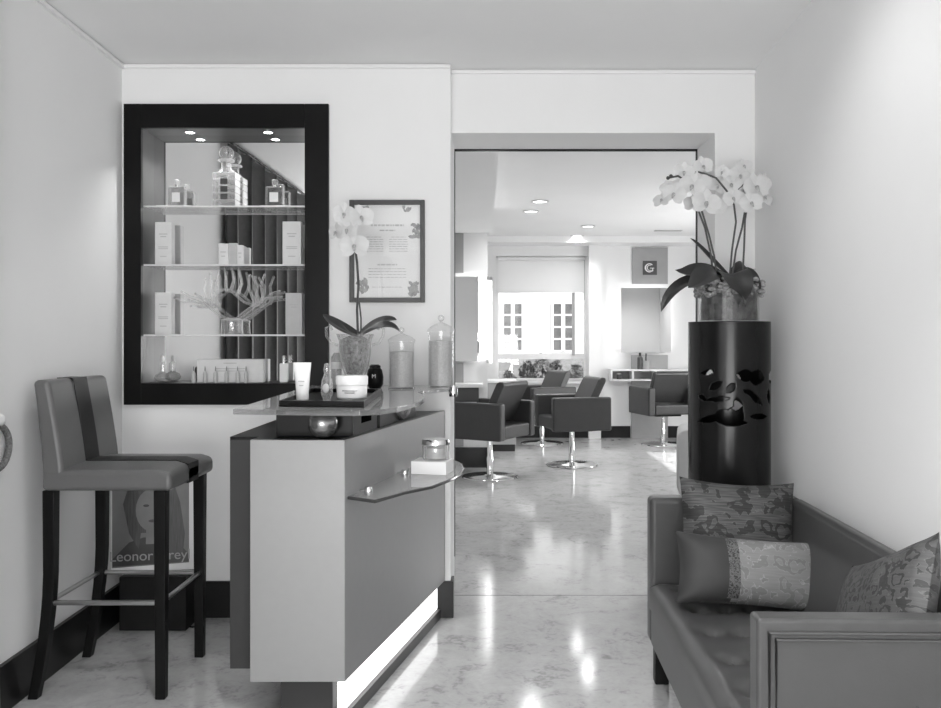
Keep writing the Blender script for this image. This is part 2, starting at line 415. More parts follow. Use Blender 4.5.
struct('pavement', MB().box(-9, 12, FW+0.3, 19, -0.14, -0.02), PAVE)
FY = 16.0
fc = thing('street_facade', 'pale rendered house front across the street seen through the salon window', 'building', (0, FY, -0.02))
part('wall', MB().box(-7, 10, 0, 0.4, 0, 7), FACADE, fc)
part('base_course', MB().box(-7, 10, -.03, 0, 0, 1.0), mat('facade_base', .30, .9, noise=.15), fc)
for (a, c) in ((501.5, 524), (551, 575)):
    x0, x1, z0, z1 = XX(a, FY), XX(c, FY), ZZ(351, FY)+.02, ZZ(303, FY)+.02
    f = MB(); t = 0.045
    f.box(x0, x0+t, -0.05, 0, z0, z1); f.box(x1-t, x1, -0.05, 0, z0, z1)
    xm = (x0+x1)/2; f.box(xm-t*.8, xm+t*.8, -0.05, 0, z0, z1)
    for k in range(5):
        zz = z0 + (z1-z0)*k/4
        for (xa, xb) in ((x0+t, xm-t*.8), (xm+t*.8, x1-t)): f.box(xa, xb, -0.045, 0, zz-0.018, zz+0.018)
    wo = part('window', f, SHUT, fc)
    part('pane', MB().box(x0, x1, -0.02, -0.002, z0, z1), PANE_D, wo)

def bush(name, label, c, rx, ry, rz, n, group):
    t = thing(name, label, 'plant', (c[0], c[1], c[2]), 0, group)
    m = MB(); rnd = random.Random(int(c[0]*1000))
    for k in range(n):
        a, b2 = rnd.uniform(0, 2*PI), rnd.uniform(-0.2, 1)
        q = math.sqrt(max(0, 1-min(1, b2*b2))) * rnd.uniform(.5, 1)
        hh_ = rnd.random()**1.2; q = math.sqrt(rnd.random())*(1-.65*hh_**2); p = Vector((rx*q*math.cos(a), ry*q*math.sin(a), .012+rz*.9*hh_))
        M = Matrix.Translation(p) @ Euler((rnd.uniform(-1, 1), rnd.uniform(-1, 1), rnd.uniform(0, 6))).to_matrix().to_4x4()
        s = rnd.uniform(0.02, 0.036)
        m.add([(-s, 0, 0), (0, -s*.5, .004), (s, 0, 0), (0, s*.5, .004)], [(0,1,2,3)], M)
    part('foliage', m, PLANT, t)
    part('stem', MB().tube([(0,0,0), (0.01,0,rz*.5)], 0.008, 6), STEM, t)
    return t
pt = thing('window_box', 'long pale planter trough outside below the street window', 'planter', (0,0,0))
yb = FW+0.45; zb = ZZ(379, yb)
part('trough', MB().box(VX0-0.05, VX1+0.1, yb-0.1, yb+0.1, zb-0.16, zb), GREYP, pt, bevel=0.01)
part('bracket', MB().box(VX0+0.1, VX0+0.14, FW+0.25, yb-0.1, zb-0.16, zb-0.12), BLACKM, pt)
part('bracket', MB().box(VX1-0.14, VX1-0.1, FW+0.25, yb-0.1, zb-0.16, zb-0.12), BLACKM, pt)
for nm, px, rx, rz, n, lab in (('trailing_plant', 527, .13, .25, 260, 'bushy plant in the middle left of the outdoor window box'),
                               ('flowering_plant', 542, .15, .36, 260, 'tallest leafy plant at the middle of the outdoor window box'),
                               ('leafy_plant', 556, .12, .26, 220, 'bushy plant right of centre in the outdoor window box'),
                               ('small_plant', 576, .13, .2, 200, 'low round plant at the right end of the outdoor window box'),
                               ('thin_plant', 509, .10, .12, 90, 'sparse low plant at the left end of the outdoor window box')):
    bush(nm, lab, (XX(px, yb), yb, zb), rx, .09, rz, n, 'plants in the window box')

# ------------------------------------------------------------------ display niche
dc = thing('display_niche', 'black framed mirror display niche with glass shelves set in the wall', 'display cabinet', (0,0,0))
fx0, fx1, fz0, fz1 = XX(123.5, BW-.022), XX(328.5, BW-.022), ZZ(404.5, BW), ZZ(105, BW)
f = MB(); yf0, yf1 = BW-0.022, BW
f.box(fx0, NX0+.004, yf0, yf1, fz0, fz1); f.box(NX1-.004, fx1, yf0, yf1, fz0, fz1)
f.box(NX0+.004, NX1-.004, yf0, yf1, fz0, NZ0+.004); f.box(NX0+.004, NX1-.004, yf0, yf1, NZ1-.004, fz1)
part('frame', f, BLACK, dc, bevel=0.002)
part('mirror_back', MB().box(NX0, NX1, NY, NY+0.006, NZ0, NZ1), MIRROR, dc)
SIDEM = mat('niche_side', 0.10, 0.5, metal=0.2)
part('side_panel', MB().box(NX0, NX0+0.004, BW, NY, NZ0, NZ1), SIDEM, dc)
part('side_panel', MB().box(NX1-0.004, NX1, BW, NY, NZ0, NZ1), SIDEM, dc)
TOPM = mat('niche_top', 0.12, 0.35, metal=0.4)
part('niche_roof', MB().box(NX0+.004, NX1-.004, BW, NY, NZ1-0.004, NZ1), TOPM, dc)
part('niche_floor', MB().box(NX0+.004, NX1-.004, BW, NY, NZ0, NZ0+0.004), BLACK, dc)
YM = 3.915                     # mid depth of the shelves
SH = [ZZ(206, BW+.02), ZZ(264.5, BW+.02), ZZ(334.5, BW+.02)]
EDGE = thin_glass('shelf_lit_edge', .9, .08, .2, caught_light=.7)  # whitish strip painted in for the lit front edge of each shelf
for z in SH:
    g_ = part('glass_shelf', MB().box(NX0+.004, NX1-.004, BW+.012, NY-.001, z-0.007, z), SHELFG, dc)
    part('lit_edge', MB().box(NX0+.004, NX1-.004, BW+.009, BW+.0118, z-0.007, z), EDGE, g_)
for px in (190, 268):
    s = MB().lathe([(0.018, 0), (0.024, -0.001), (0.024, -0.004), (0.0185, -0.004), (0.018, 0)], 20, (XX(px, YM-.01), YM-.01, NZ1-0.004))
    sp = part('spotlight', s, CHROME, dc)
    part('lens', MB().lathe([(0, -0.003), (0.018, -0.003), (0.018, -0.001), (0, -0.001)], 20, (XX(px, YM-.01), YM-.01, NZ1-0.004)), SPOTE, sp)
ZB = NZ0 + 0.004

def carton(name, label, px0, px1, pytop, zb, d, dep, cat='box', m=CARTON, lines=True, group=None, gl=()):
    x0, x1 = XX(px0, d), XX(px1, d); z1 = ZZ(pytop, d)
    t = thing(name, label, cat, ((x0+x1)/2, d, zb), 0, group)
    h = z1 - zb; wv = (x1-x0)/2
    part('carton', MB().box(-wv, wv, 0, dep, 0, h), m, t, bevel=0.001)
    if lines:
        p = MB()
        for k, (fz_, fw_) in enumerate(gl or ((.72, .5), (.66, .35), (.42, .6), (.38, .6), (.2, .4))):
            p.box(-wv*fw_, wv*fw_, -0.0006, 0, h*fz_-0.0022, h*fz_+0.0022)
        part('lettering', p, INKL, t)
    return t
def perfume(label, px, d, zb, wpx, hpx, cap=True):
    w_ = wpx*d/FPX/2; h = hpx*d/FPX
    t = thing('perfume_bottle', label, 'bottle', (XX(px, d), d, zb), 0, 'small square perfume bottles on the upper glass shelf')
    part('flask', MB().box(-w_, w_, -w_*.55, w_*.55, 0, h*.72), CRYSTD, t, bevel=0.004)
    part('label', MB().box(-w_*.5, w_*.5, -w_*.55-.0008, -w_*.55-.0002, h*.15, h*.5), PAPER, t)
    part('neck', MB().lathe([(0, h*.72), (w_*.25, h*.72), (w_*.25, h*.80), (0, h*.80)], 14), CHROME, t)
    part('cap', MB().lathe([(0, h*.80), (w_*.34, h*.80), (w_*.36, h*.97), (w_*.25, h), (0, h)], 14), CRYST, t)
    return t
perfume('squat square perfume bottle standing at the left of the top glass shelf', 177.5, YM, SH[0]+.004, 16, 27)
perfume('squat square perfume bottle standing at the right of the top glass shelf', 275, YM, SH[0]+.004, 17, 27)
def cloth(label, px0, px1):
    x0, x1 = XX(px0, YM), XX(px1, YM)
    def fn(u, v):
        sag = 0.002*math.sin(u*9)*math.sin(v*7)
        return (x0+(x1-x0)*u+0.006*math.sin(v*5), BW+.02+(NY-BW-.03)*v, SH[0]+.0022+abs(sag)*.5)
    o = part('paper_card', MB().grid(fn, 14, 8), PLAST, solid=0.0015)
    tag(o, label, 'card', 'white cards under the perfume bottles')
cloth('white card lying under the perfume bottle at the left of the top shelf', 160, 194)
cloth('white card lying under the perfume bottle at the right of the top shelf', 263, 293)

# crystal decanter with ball stopper
t = thing('crystal_decanter', 'tall faceted crystal perfume decanter with round ball stopper on the top shelf', 'bottle', (XX(226.5, YM), YM, SH[0]))
hw = 23*YM/FPX/2; k = YM/FPX
b = MB(); n = 5
for r_ in range(5):
    z0 = .001 + r_*34*k/5
    b.box(-hw, hw, -hw*.72, hw*.72, z0, z0+34*k/5-.0025)
    b.box(-hw*.92, hw*.92, -hw*.64, hw*.64, z0-.001, z0+34*k/5)
part('body', b, CRYST, t, bevel=0.003)
part('shoulder', MB().lathe([(hw*.75, 34*k), (hw*.6, 37*k), (hw*.42, 39*k), (hw*.42, 45*k), (hw*.7, 46*k), (hw*.7, 47.5*k), (0, 47.5*k), (0, 34*k)], 20), CRYST, t)
part('stopper', MB().sphere((0, 0, 54.5*k), hw*.62, 18, 12), CRYST, t)
for q_ in (7, 14.5, 22): part('facet', MB().box(-hw*.3, hw*.3, -hw*.73, -hw*.72, q_*k, (q_+5.5)*k), GREYD, t)

carton('tall_box', 'tall white product box at the left of the second glass shelf', 155, 171.5, 222, SH[1], YM-.02, .045, group='tall cartons on the glass shelves')
carton('tall_box', 'tall white product box at the right of the second glass shelf', 282.5, 301, 221.5, SH[1], YM-.02, .05, group='tall cartons on the glass shelves')
for i, (a, b_, tp, dd, lab) in enumerate(((218.5, 228, 243.5, 0, 'first'), (228.5, 236.5, 243, .012, 'second'), (237, 242.5, 245, .024, 'third'))):
    carton('small_box', ['small pale cube box, first in the row at the middle of the second shelf', 'small glossy box in the middle of the row on the second shelf', 'narrow white box at the end of the row on the second shelf'][i],
           a, b_, tp, SH[1], YM-.035+dd, .03, m=(CARTON, CARTOND, CARTON)[i], group='small boxes on the second shelf', gl=((.6, .6), (.4, .4)))
carton('carton_box', 'white product box at the left of the third glass shelf', 155, 171.5, 292.5, SH[2], YM-.02, .045, group='tall cartons on the glass shelves')
carton('carton_box', 'grey white product box at the right of the third glass shelf', 285.5, 302, 293, SH[2], YM-.02, .05, m=CARTOND, group='tall cartons on the glass shelves')
# glass hand / coral sculpture
t = thing('glass_sculpture', 'clear glass sculpture of upturned branching fingers on the third shelf', 'sculpture', (XX(232, YM), YM, SH[2]))
def q(px, py, dy=0): return Vector((XX(px, YM)-XX(232, YM), dy, ZZ(py, YM)-SH[2]))
part('foot', MB().lathe([(0, 0), (.052, 0), (.05, .01), (.047, .05), (.05, .066), (.03, .075), (0, .075)], 20), CRYST, t)
def branch(pts, r0, r1):
    n = len(pts); m = MB().tube(pts, [r0+(r1-r0)*i/(n-1) for i in range(n)], 8)
    m.sphere(pts[-1], r1*1.15, 8, 6); return m
ARMS = [[(236,320,-.01),(248,311,-.02),(258,304,-.02),(266,299,-.02),(276,298,-.02),(283,297,-.02)],
        [(238,321,.01),(252,311,.01),(263,302,.01),(270,294,.01),(279,291,.01)],
        [(262,303,-.02),(264,296,-.02),(262,285,-.02),(266,275,-.02)], [(258,305,0),(256,296,0),(258,286,0),(252,276,0)], [(256,306,.01),(252,297,.01),(248,287,.01),(249,275,.01)],
        [(229,320,0),(220,315,-.01),(213,309,-.02),(206,304,-.02),(196,301,-.03),(186,302,-.03),(177,298,-.03)],
        [(210,307,-.02),(202,300,-.03),(192,297,-.03),(184,292,-.03)], [(212,309,0),(207,299,0),(204,290,0),(206,279,0)], [(208,305,.01),(200,306,.01),(190,306,.01)],
        [(211,306,0),(213,296,0),(220,290,0),(230,290,0),(237,296,0),(244,302,0),(254,306,0)],
        [(212,297,0),(212,286,-.01),(211,274,-.01)], [(219,291,0),(217,280,.0),(219,270,.0)], [(226,290,0),(227,280,-.01),(225,270,-.01)],
        [(231,290,0),(234,280,0),(232,269,0)], [(237,296,0),(242,284,.0),(239,271,.0)]]
for a in ARMS: part('finger', branch([q(*p) for p in a], .0085, .005), CRYST, t)
# bottles on the niche floor
t = thing('dropper_bottle', 'round bottomed glass dropper bottle at the left of the niche floor', 'bottle', (XX(163, YM), YM, ZB))
part('flask', MB().lathe([(0, 0), (.02, .0), (.034, .01), (.038, .022), (.032, .036), (.016, .044), (.014, .048), (0, .048)], 22), CRYSTD, t)
part('vial', MB().lathe([(0, .049), (.016, .049), (.016, .085), (.008, .095), (0, .095)], 16), CRYST, t)
part('dropper', MB().lathe([(0, .096), (.006, .096), (.007, .112), (.004, .122), (0, .123)], 12), PLAST, t)
def ampoule(px, i):
    t = thing('ampoule', '%s of six slender grey ampoules standing before the wide box' % ('leftmost', 'second from left', 'third from left', 'fourth from left', 'fifth from left', 'rightmost')[i], 'ampoule', (XX(px, BW+.03), BW+.03, ZB), 0, 'ampoules on the niche floor')
    part('vial', MB().lathe([(0, 0), (.009, 0), (.009, .045), (.0035, .054), (0, .054)], 12), (CARTOND), t)
    part('tip', MB().lathe([(0, .0545), (.003, .0545), (.002, .07), (0, .078)], 8), INK, t)
for i, px in enumerate((193.5, 205, 215.5, 226.5, 237.5, 246)): ampoule(px, i)
wb = carton('wide_box', 'wide white box with printed lines lying across the niche floor', 197, 263, 359.5, ZB, YM-.005, .045, gl=((.84, .2), (.6, .45), (.5, .45)))
t = thing('pump_bottle', 'small white bottle with grey cap at the right of the niche floor', 'bottle', (XX(284, YM), YM, ZB))
part('bottle', MB().box(-.018, .018, -.014, .014, 0, .088), PLAST, t, bevel=.004)
part('cap', MB().lathe([(0, .0885), (.0085, .0885), (.0085, .12), (.006, .124), (0, .124)], 14), CHROME, t)

# ------------------------------------------------------------------ framed certificate
cd = BW
px = thing('framed_notice', 'dark framed price notice with leaf corners hanging on the white wall', 'picture frame', (0,0,0))
x0, x1, z0, z1 = XX(350, cd), XX(425, cd), ZZ(302.5, cd), ZZ(200.5, cd); w_ = .021
f = MB(); f.box(x0, x0+w_, cd-.022, cd, z0, z1); f.box(x1-w_, x1, cd-.022, cd, z0, z1); f.box(x0+w_, x1-w_, cd-.022, cd, z0, z0+w_); f.box(x0+w_, x1-w_, cd-.022, cd, z1-w_, z1)
part('frame', f, mat('frame_grey', 0.05, .4), px, bevel=.002)
sheet = part('sheet', MB().box(x0+w_, x1-w_, cd-.006, cd-.001, z0+w_, z1-w_), PAPER, px)
p = MB(); W_ = x1-x0; H_ = z1-z0; rnd = random.Random(3)
def words(cx, cz, width, h, n=None):
    x = x0+W_*cx - width/2; e = x+width
    while x < e - .002:
        l = min(e-x, rnd.uniform(.006, .022)); p.box(x, x+l, cd-.0066, cd-.006, z0+H_*cz-h/2, z0+H_*cz+h/2); x += l+.004
words(.5, .755, .15, .008); words(.5, .705, .07, .006)
for k in range(7): words(.32, .64-.022*k*1.05, .085-.02*(k == 0), .003); words(.65, .64-.022*k*1.05, .085-.02*(k == 0), .003)
words(.5, .37, .09, .007)
for k in range(4): words(.5, .33-.028*k, .17, .003)
words(.5, .15, .14, .003)
part('lettering', p, INKL, sheet)
lf = MB()
for (cx, cz, n) in ((.18, .87, 22), (.88, .70, 18), (.17, .16, 26), (.86, .13, 24), (.76, .95, 6)):
    for k in range(n):
        a = rnd.uniform(0, 2*PI); L_ = rnd.uniform(.008, .018); ox, oz = rnd.uniform(-.02, .02), rnd.uniform(-.03, .03)
        c0 = Vector((x0+W_*cx+ox, cd-.0064-.00005*k, z0+H_*cz+oz)); d_ = Vector((math.cos(a), 0, math.sin(a))); n_ = Vector((-d_.z, 0, d_.x))
        pts = [c0-d_*L_, c0-d_*L_*.4+n_*L_*.5, c0+d_*L_*.4+n_*L_*.45, c0+d_*L_, c0+d_*L_*.4-n_*L_*.45, c0-d_*L_*.4-n_*L_*.5]
        for v in pts:
            v.x = min(max(v.x, x0+w_+.001), x1-w_-.001); v.z = min(max(v.z, z0+w_+.001), z1-w_-.001)
        lf.poly(pts)
part('leaf_ornament', lf, mat('leaf_ink', .33, .6, noise=.3, nscale=60), sheet)
part('glazing', MB().box(x0+w_, x1-w_, cd-.012, cd-.010, z0+w_, z1-w_), thin_glass('picture_glass', .995, .02), px)

# ------------------------------------------------------------------ reception counter
YN = 2.69
def side_x(y): return XX(345, YN) + (y-YN)*(XX(445, BW-.02)-XX(345, YN))/(BW-.02-YN)
YE = BW-.02
CT = ZZ(440, YN); CB = ZZ(682, YN)
A0 = XX(250, YN); A1 = XX(345, YN)
rc = thing('reception_desk', 'silver grey reception desk with lit plinth and dark carcass', 'reception desk', (A0, YN, 0))
T = Matrix.Translation((-A0, -YN, 0))
pf = MB().prism([(A0, YN), (A1-.001, YN), (A1-.001, YN+.02), (A0, YN+.02)], CB, CT, T)
part('front_panel', pf, SILVER, rc, bevel=.0015)
pf = MB().prism([(A1, YN), (side_x(YE), YE), (side_x(YE)-.022, YE), (A1-.022, YN+.022)], CB, CT, T)
part('side_panel', pf, SILVER, rc, bevel=.0015)
DK = 2.80
D0 = XX(230, DK)
body = [(D0, DK), (A0-.001, DK), (A0-.001, YN+.022), (A1-.025, YN+.022), (side_x(YE)-.025, YE), (D0+.1, YE), (D0, YE-.3)]
part('carcass', MB().prism(body, CB+.0, CT-.012, T), CHARC, rc)
part('worktop', MB().prism([(D0, DK), (A0-.001, DK), (A0-.001, YN+.022), (A1-.025, YN+.022), (side_x(YE)-.025, YE), (D0+.1, YE), (D0, YE-.3)], CT-.012, CT-.002, T), BLACK, rc)
kx0 = XX(281, YN+.06)
part('plinth', MB().prism([(kx0, YN+.06), (A1-.05, YN+.06), (side_x(YE)-.055, YE), (kx0+.1, YE)], 0, CB, T), CHARC, rc)
off = lambda y, o: side_x(y)-o
part('light_strip', MB().prism([(off(YN+.065, .035), YN+.065), (off(YE, .035), YE), (off(YE, .05), YE), (off(YN+.065, .05), YN+.065)], .045, CB-.004, T), LED, rc, label='glowing white light strip along the plinth')
part('kick_rail', MB().prism([(off(YN+.06, .02), YN+.06), (off(YE, .02), YE), (off(YE, .05), YE), (off(YN+.06, .05), YN+.06)], 0, .042, T), GREYD, rc)
# riser box, glass balls, glass top, chrome fittings
GZ0, GZ1 = 1.034, 1.05
rb = XX(276, 2.80)
rise = [(rb, 2.80), (XX(352.5, 2.80), 2.80), (XX(377, 3.08), 3.06), (rb+.03, 3.06)]
bx = part('riser_box', MB().prism(rise, CT-.002, GZ0, T), BLACK, rc, bevel=.002)
e0 = Vector((XX(352.5, 2.80), 2.80, 0)); e1 = Vector((XX(377, 3.08), 3.06, 0)); u = (e1-e0).normalized(); nn = Vector((u.y, -u.x, 0))
def onside(a, b_, z0, z1, t_): return [(e0+u*a)[:2], (e0+u*b_)[:2], (e0+u*b_+nn*t_)[:2], (e0+u*a+nn*t_)[:2]]
part('end_plate', MB().prism(onside(.002, .26, 0, 0, .004), CT, GZ0-.002, T), mat('end_plate', .09, .6, spec=.1), rc)
part('cable_slot', MB().prism(onside(.08, .19, 0, 0, .0052), CT+.035, CT+.07, T), mat('slot_dark', .004, .9, spec=0), rc)
part('back_riser', MB().prism([(XX(377, 3.08)-.12, 3.08), (XX(380, 3.08), 3.08), (side_x(3.6)-.06, 3.6), (side_x(3.6)-.2, 3.6)], CT-.002, CT+.045, T), BLACK, rc)
bc = P(323.5, 425, 2.755); br = (GZ0-CT)/2
BALL = mat('ball_chrome', .32, .22, metal=.8)
part('ball_support', MB().sphere((bc.x, 2.745, CT+br), br, 24, 16, M=T), BALL, rc)
part('ball_support', MB().sphere((side_x(3.35)-.05, 3.35, CT+br), br, 24, 16, M=T), BALL, rc)
part('ball_support', MB().sphere((D0+.2, 3.5, CT+br), br, 24, 16, M=T), BALL, rc)
def g2(px_, py_): v = S(px_, py_, GZ1); return (v.x, min(v.y, BW-.012))
gl = [g2(233, 409), g2(300, 410), g2(360, 410.5), g2(385, 409), g2(405, 405.5), g2(420, 401), g2(424.5, 398), g2(423, 394.5), g2(418, 392.5), g2(420, 391), g2(432, 389.5), g2(445, 388), g2(455.5, 387), g2(458, 386), (XX(456, BW-.012)-.03, BW-.012), (XX(311, BW-.012), BW-.012)]
part('glass_top', MB().prism(gl, GZ0, GZ1, T), GLASST, rc, bevel=.002)
cp = S(456, 388, GZ1)
part('chrome_cap', MB().lathe([(0, GZ0-.02), (.018, GZ0-.02), (.02, GZ0-.01), (.02, GZ1+.004), (.014, GZ1+.012), (0, GZ1+.014)], 18, (cp.x-.012, min(cp.y, BW-.04), 0), M=T), CHROME, rc)
# glass side shelf on two chrome studs
GS = .755
def g3(px_, py_): v = S(px_, py_, GS); return (v.x, v.y)
sh = [g3(350, 503)]
sh = [(side_x(2.71)+.003, 2.71)] + [g3(375, 500), g3(404.7, 491.5), g3(431.8, 486), g3(452, 478), g3(460, 473.5), g3(463.5, 468.5), g3(461, 463.5), g3(454, 459.5), (side_x(3.62)+.003, 3.62)]
part('glass_shelf', MB().prism(sh, GS-.010, GS, T), GLASST, rc, bevel=.001)
CRV = [Vector((x_, y_, GS-.005)) for x_, y_ in sh[:-1]]
part('shelf_edge', MB().tube(CRV, .0055, 8, M=T), mat('glass_edge', .05, .15), rc, label='dark polished edge of the glass shelf')
for yy in (2.81, 3.18):
    c = Vector((side_x(yy)+.03, yy, GS))
    stud = MB().lathe([(0, -.022), (.012, -.022), (.014, -.01), (.014, .008), (.011, .014), (0, .015)], 16, c, M=T)
    ax = Vector((1, -.21, 0)).normalized()
    stud.tube([c+Vector((-.034, .007, -.004)), c], .008, 10, M=T)
    part('shelf_stud', stud, CHROME, rc)
    part('stud_bar', MB().tube([(side_x(yy)+.004, yy, GS-.016), (side_x(yy)+.06, yy-.012, GS-.016)], .005, 8, M=T), CHROME, rc)

# items on the side shelf
tp = S(432.5, 472.5, GS); tyy = tp.y; a = math.atan2(1, .2118) - PI/2
t = thing('white_plinth', 'white block display stand on the glass side shelf of the desk', 'stand', (tp.x, tp.y, GS), -math.atan(.2118)+.0)
wv = 18*tyy/FPX
part('block', MB().box(-wv, wv, -.055, .055, 0, .048), WHITE, t, bevel=.002)
t = thing('cream_jar', 'clear faceted cream jar with silver lid on the white block', 'jar', (tp.x+.012, tp.y+.004, GS+.048), 0)
r_ = 13.5*tyy/FPX
JARF = mat('jar_cream', .45, .3)
part('jar_body', MB().lathe([(0, 0), (r_*.92, 0), (r_*.98, .006), (r_, .05), (r_*.95, .058), (0, .058)], 10), CRYST, t)
part('cream', MB().lathe([(0, .006), (r_*.7, .006), (r_*.72, .045), (0, .045)], 20), JARF, t)
part('lid', MB().lathe([(0, .0585), (r_*1.03, .0585), (r_*1.03, .073), (r_*.98, .078), (0, .078)], 24), CHROME, t)

# ------------------------------------------------------------------ things on the glass top
def on(px_, py_): return S(px_, py_, GZ1)
ty = thing('serving_tray', 'low black square tray on the glass desk top', 'tray', (0,0,0))
tc = [S(279, 407, GZ1), S(364, 408, GZ1), S(381, 394, GZ1), S(312, 393, GZ1)]
c2 = [(v.x, v.y) for v in tc]
cen = Vector((sum(v[0] for v in c2)/4, sum(v[1] for v in c2)/4))
ty.location = (cen.x, cen.y, GZ1)
loc = [(v[0]-cen.x, v[1]-cen.y) for v in c2]
part('tray_base', MB().prism(loc, 0.001, .006), BLACK, ty)
rm = MB(); inn = [(v[0]*.93, v[1]*.93) for v in loc]
for i in range(4):
    j = (i+1) % 4; rm.prism([loc[i], loc[j], inn[j], inn[i]], .006, .02)
part('rim', rm, BLACK, ty, bevel=.001)
TZ = GZ1 + .0062
v = S(302.5, 399.5, TZ); k = v.y/FPX
t = thing('cream_tube', 'white squeeze tube standing on its cap on the black tray', 'tube', v)
def tubefn(u, w2):
    h = 30*k*w2 + 7*k; a_ = 2*PI*u; rx = (6.3+2.4*w2)*k; ry = (6.0*(1-w2)+.6*w2)*k
    return (rx*math.cos(a_), ry*math.sin(a_), h)
part('tube_body', MB().grid(tubefn, 24, 10, wrap=True), PLAST, t)
part('cap', MB().lathe([(0, 0), (6.0*k, 0), (6.4*k, .002), (6.2*k, 7*k), (0, 7*k)], 20), PLAST, t)
part('lettering', MB().box(-3*k, 3*k, -6.2*k, -4.9*k, 18*k, 19*k).box(-2*k, 2*k, -6.2*k, -4.9*k, 14*k, 14.7*k), INKL, t)
v = S(327, 400, TZ); k = v.y/FPX
t = thing('oval_flask', 'slim oval glass perfume flask on the tray beside the white tube', 'bottle', v)
part('flask', MB().lathe([(0, 0), (3.5*k, 0), (5.6*k, 5*k), (6*k, 12*k), (5.2*k, 20*k), (3.2*k, 25*k), (2.6*k, 27*k), (0, 27*k)], 20), CRYST, t)
part('medallion', MB().sphere((0, -5.4*k, 12*k), 3.4*k, 16, 8, (1, .35, 1.4)), CARTOND, t)
part('stopper', MB().lathe([(0, 27.2*k), (3*k, 27.2*k), (3.6*k, 30*k), (2.6*k, 36*k), (0, 37*k)], 16), CRYST, t)
v = S(352, 399, TZ); k = v.y/FPX
t = thing('white_cream_pot', 'round white cream pot with wide lid on the black tray', 'jar', v)
part('pot', MB().lathe([(0, 0), (13*k, 0), (14.8*k, 2*k), (15.3*k, 12*k), (14.8*k, 14*k), (0, 14*k)], 32), PLAST, t)
part('lid', MB().lathe([(0, 14.2*k), (15.8*k, 14.2*k), (16*k, 22*k), (15.2*k, 23.5*k), (0, 24*k)], 32), PLAST, t)
pr = MB()
for zz, hw_ in ((9*k, .5), (7*k, .32)):
    pts = [(15.45*k*math.sin(a_), -15.45*k*math.cos(a_), zz) for a_ in [-hw_+2*hw_*i/10 for i in range(11)]]
    pr.tube(pts, .45*k, 5)
part('lettering', pr, INK, t)
v = S(375, 388, GZ1); k = v.y/FPX
t = thing('black_candle_jar', 'round black jar behind the white cream pot on the desk', 'jar', v)
part('jar_body', MB().lathe([(0, 0), (6*k, 0), (8.2*k, 4*k), (8.6*k, 11*k), (7.2*k, 18*k), (5.5*k, 20*k), (0, 20*k)], 24), BLACK, t)
part('lid', MB().lathe([(0, 20.2*k), (5.6*k, 20.2*k), (5.6*k, 22*k), (4*k, 23.5*k), (0, 23.5*k)], 20), BLACK, t)
em = xf(text_mesh('M', 5.5*k), Matrix.Translation((0, -8.7*k, 12*k)) @ FACE)
part('emblem', em, PAPER, t)
v = Vector((XX(336.5, 3.55), 3.55, GZ1)); k = v.y/FPX
t = thing('tall_lotion_bottle', 'slim pale lotion bottle standing behind the tray by the wall', 'bottle', v)
part('bottle', MB().lathe([(0, 0), (5*k, 0), (5.2*k, 3*k), (5.2*k, 32*k), (2.5*k, 36*k), (0, 36*k)], 18), CRYSTD, t)
part('band', MB().lathe([(5.3*k, 20*k), (5.4*k, 20*k), (5.4*k, 27*k), (5.3*k, 27*k)], 18), CARTON, t)
part('cap', MB().lathe([(0, 36.2*k), (3*k, 36.2*k), (3*k, 43*k), (0, 43*k)], 14), PLAST, t)

def apothecary(label, pxc, pyb, wpx, hpx, fill, d):
    t = thing('apothecary_jar', label, 'jar', (XX(pxc, d), d, GZ1), 0, 'lidded glass jars on the desk')
    k = d/FPX; r_ = wpx*k/2; H = hpx*k
    yb = 0
    part('jar_glass', MB().lathe([(0, 0), (r_*1.02, 0), (r_*1.02, .006), (r_*.97, .012), (r_*.97, H*.74), (r_*1.04, H*.75), (r_*1.04, H*.77)], 32), GLASS, t)
    part('contents', MB().lathe([(0, .008), (r_*.9, .008), (r_*.9, H*fill), (0, H*fill+.003)], 28), POWDER, t)
    lid = part('lid', MB().lathe([(r_*1.06, H*.772), (r_*1.08, H*.79), (r_*.8, H*.84), (r_*.3, H*.885), (r_*.12, H*.90), (0, H*.902)], 32), GLASS, t)
    part('lid_knob', MB().sphere((0, 0, H*.955), H*.045, 14, 10).lathe([(r_*.1, H*.9), (r_*.08, H*.925)], 12), CRYST, lid)
    return t
apothecary('shorter lidded glass jar of pale salts on the desk', 401.5, 387, 26, 61, .60, 3.60)
apothecary('taller lidded glass jar of pale salts at the wall end of the desk', 441, 385, 26, 72, .64, 3.70)

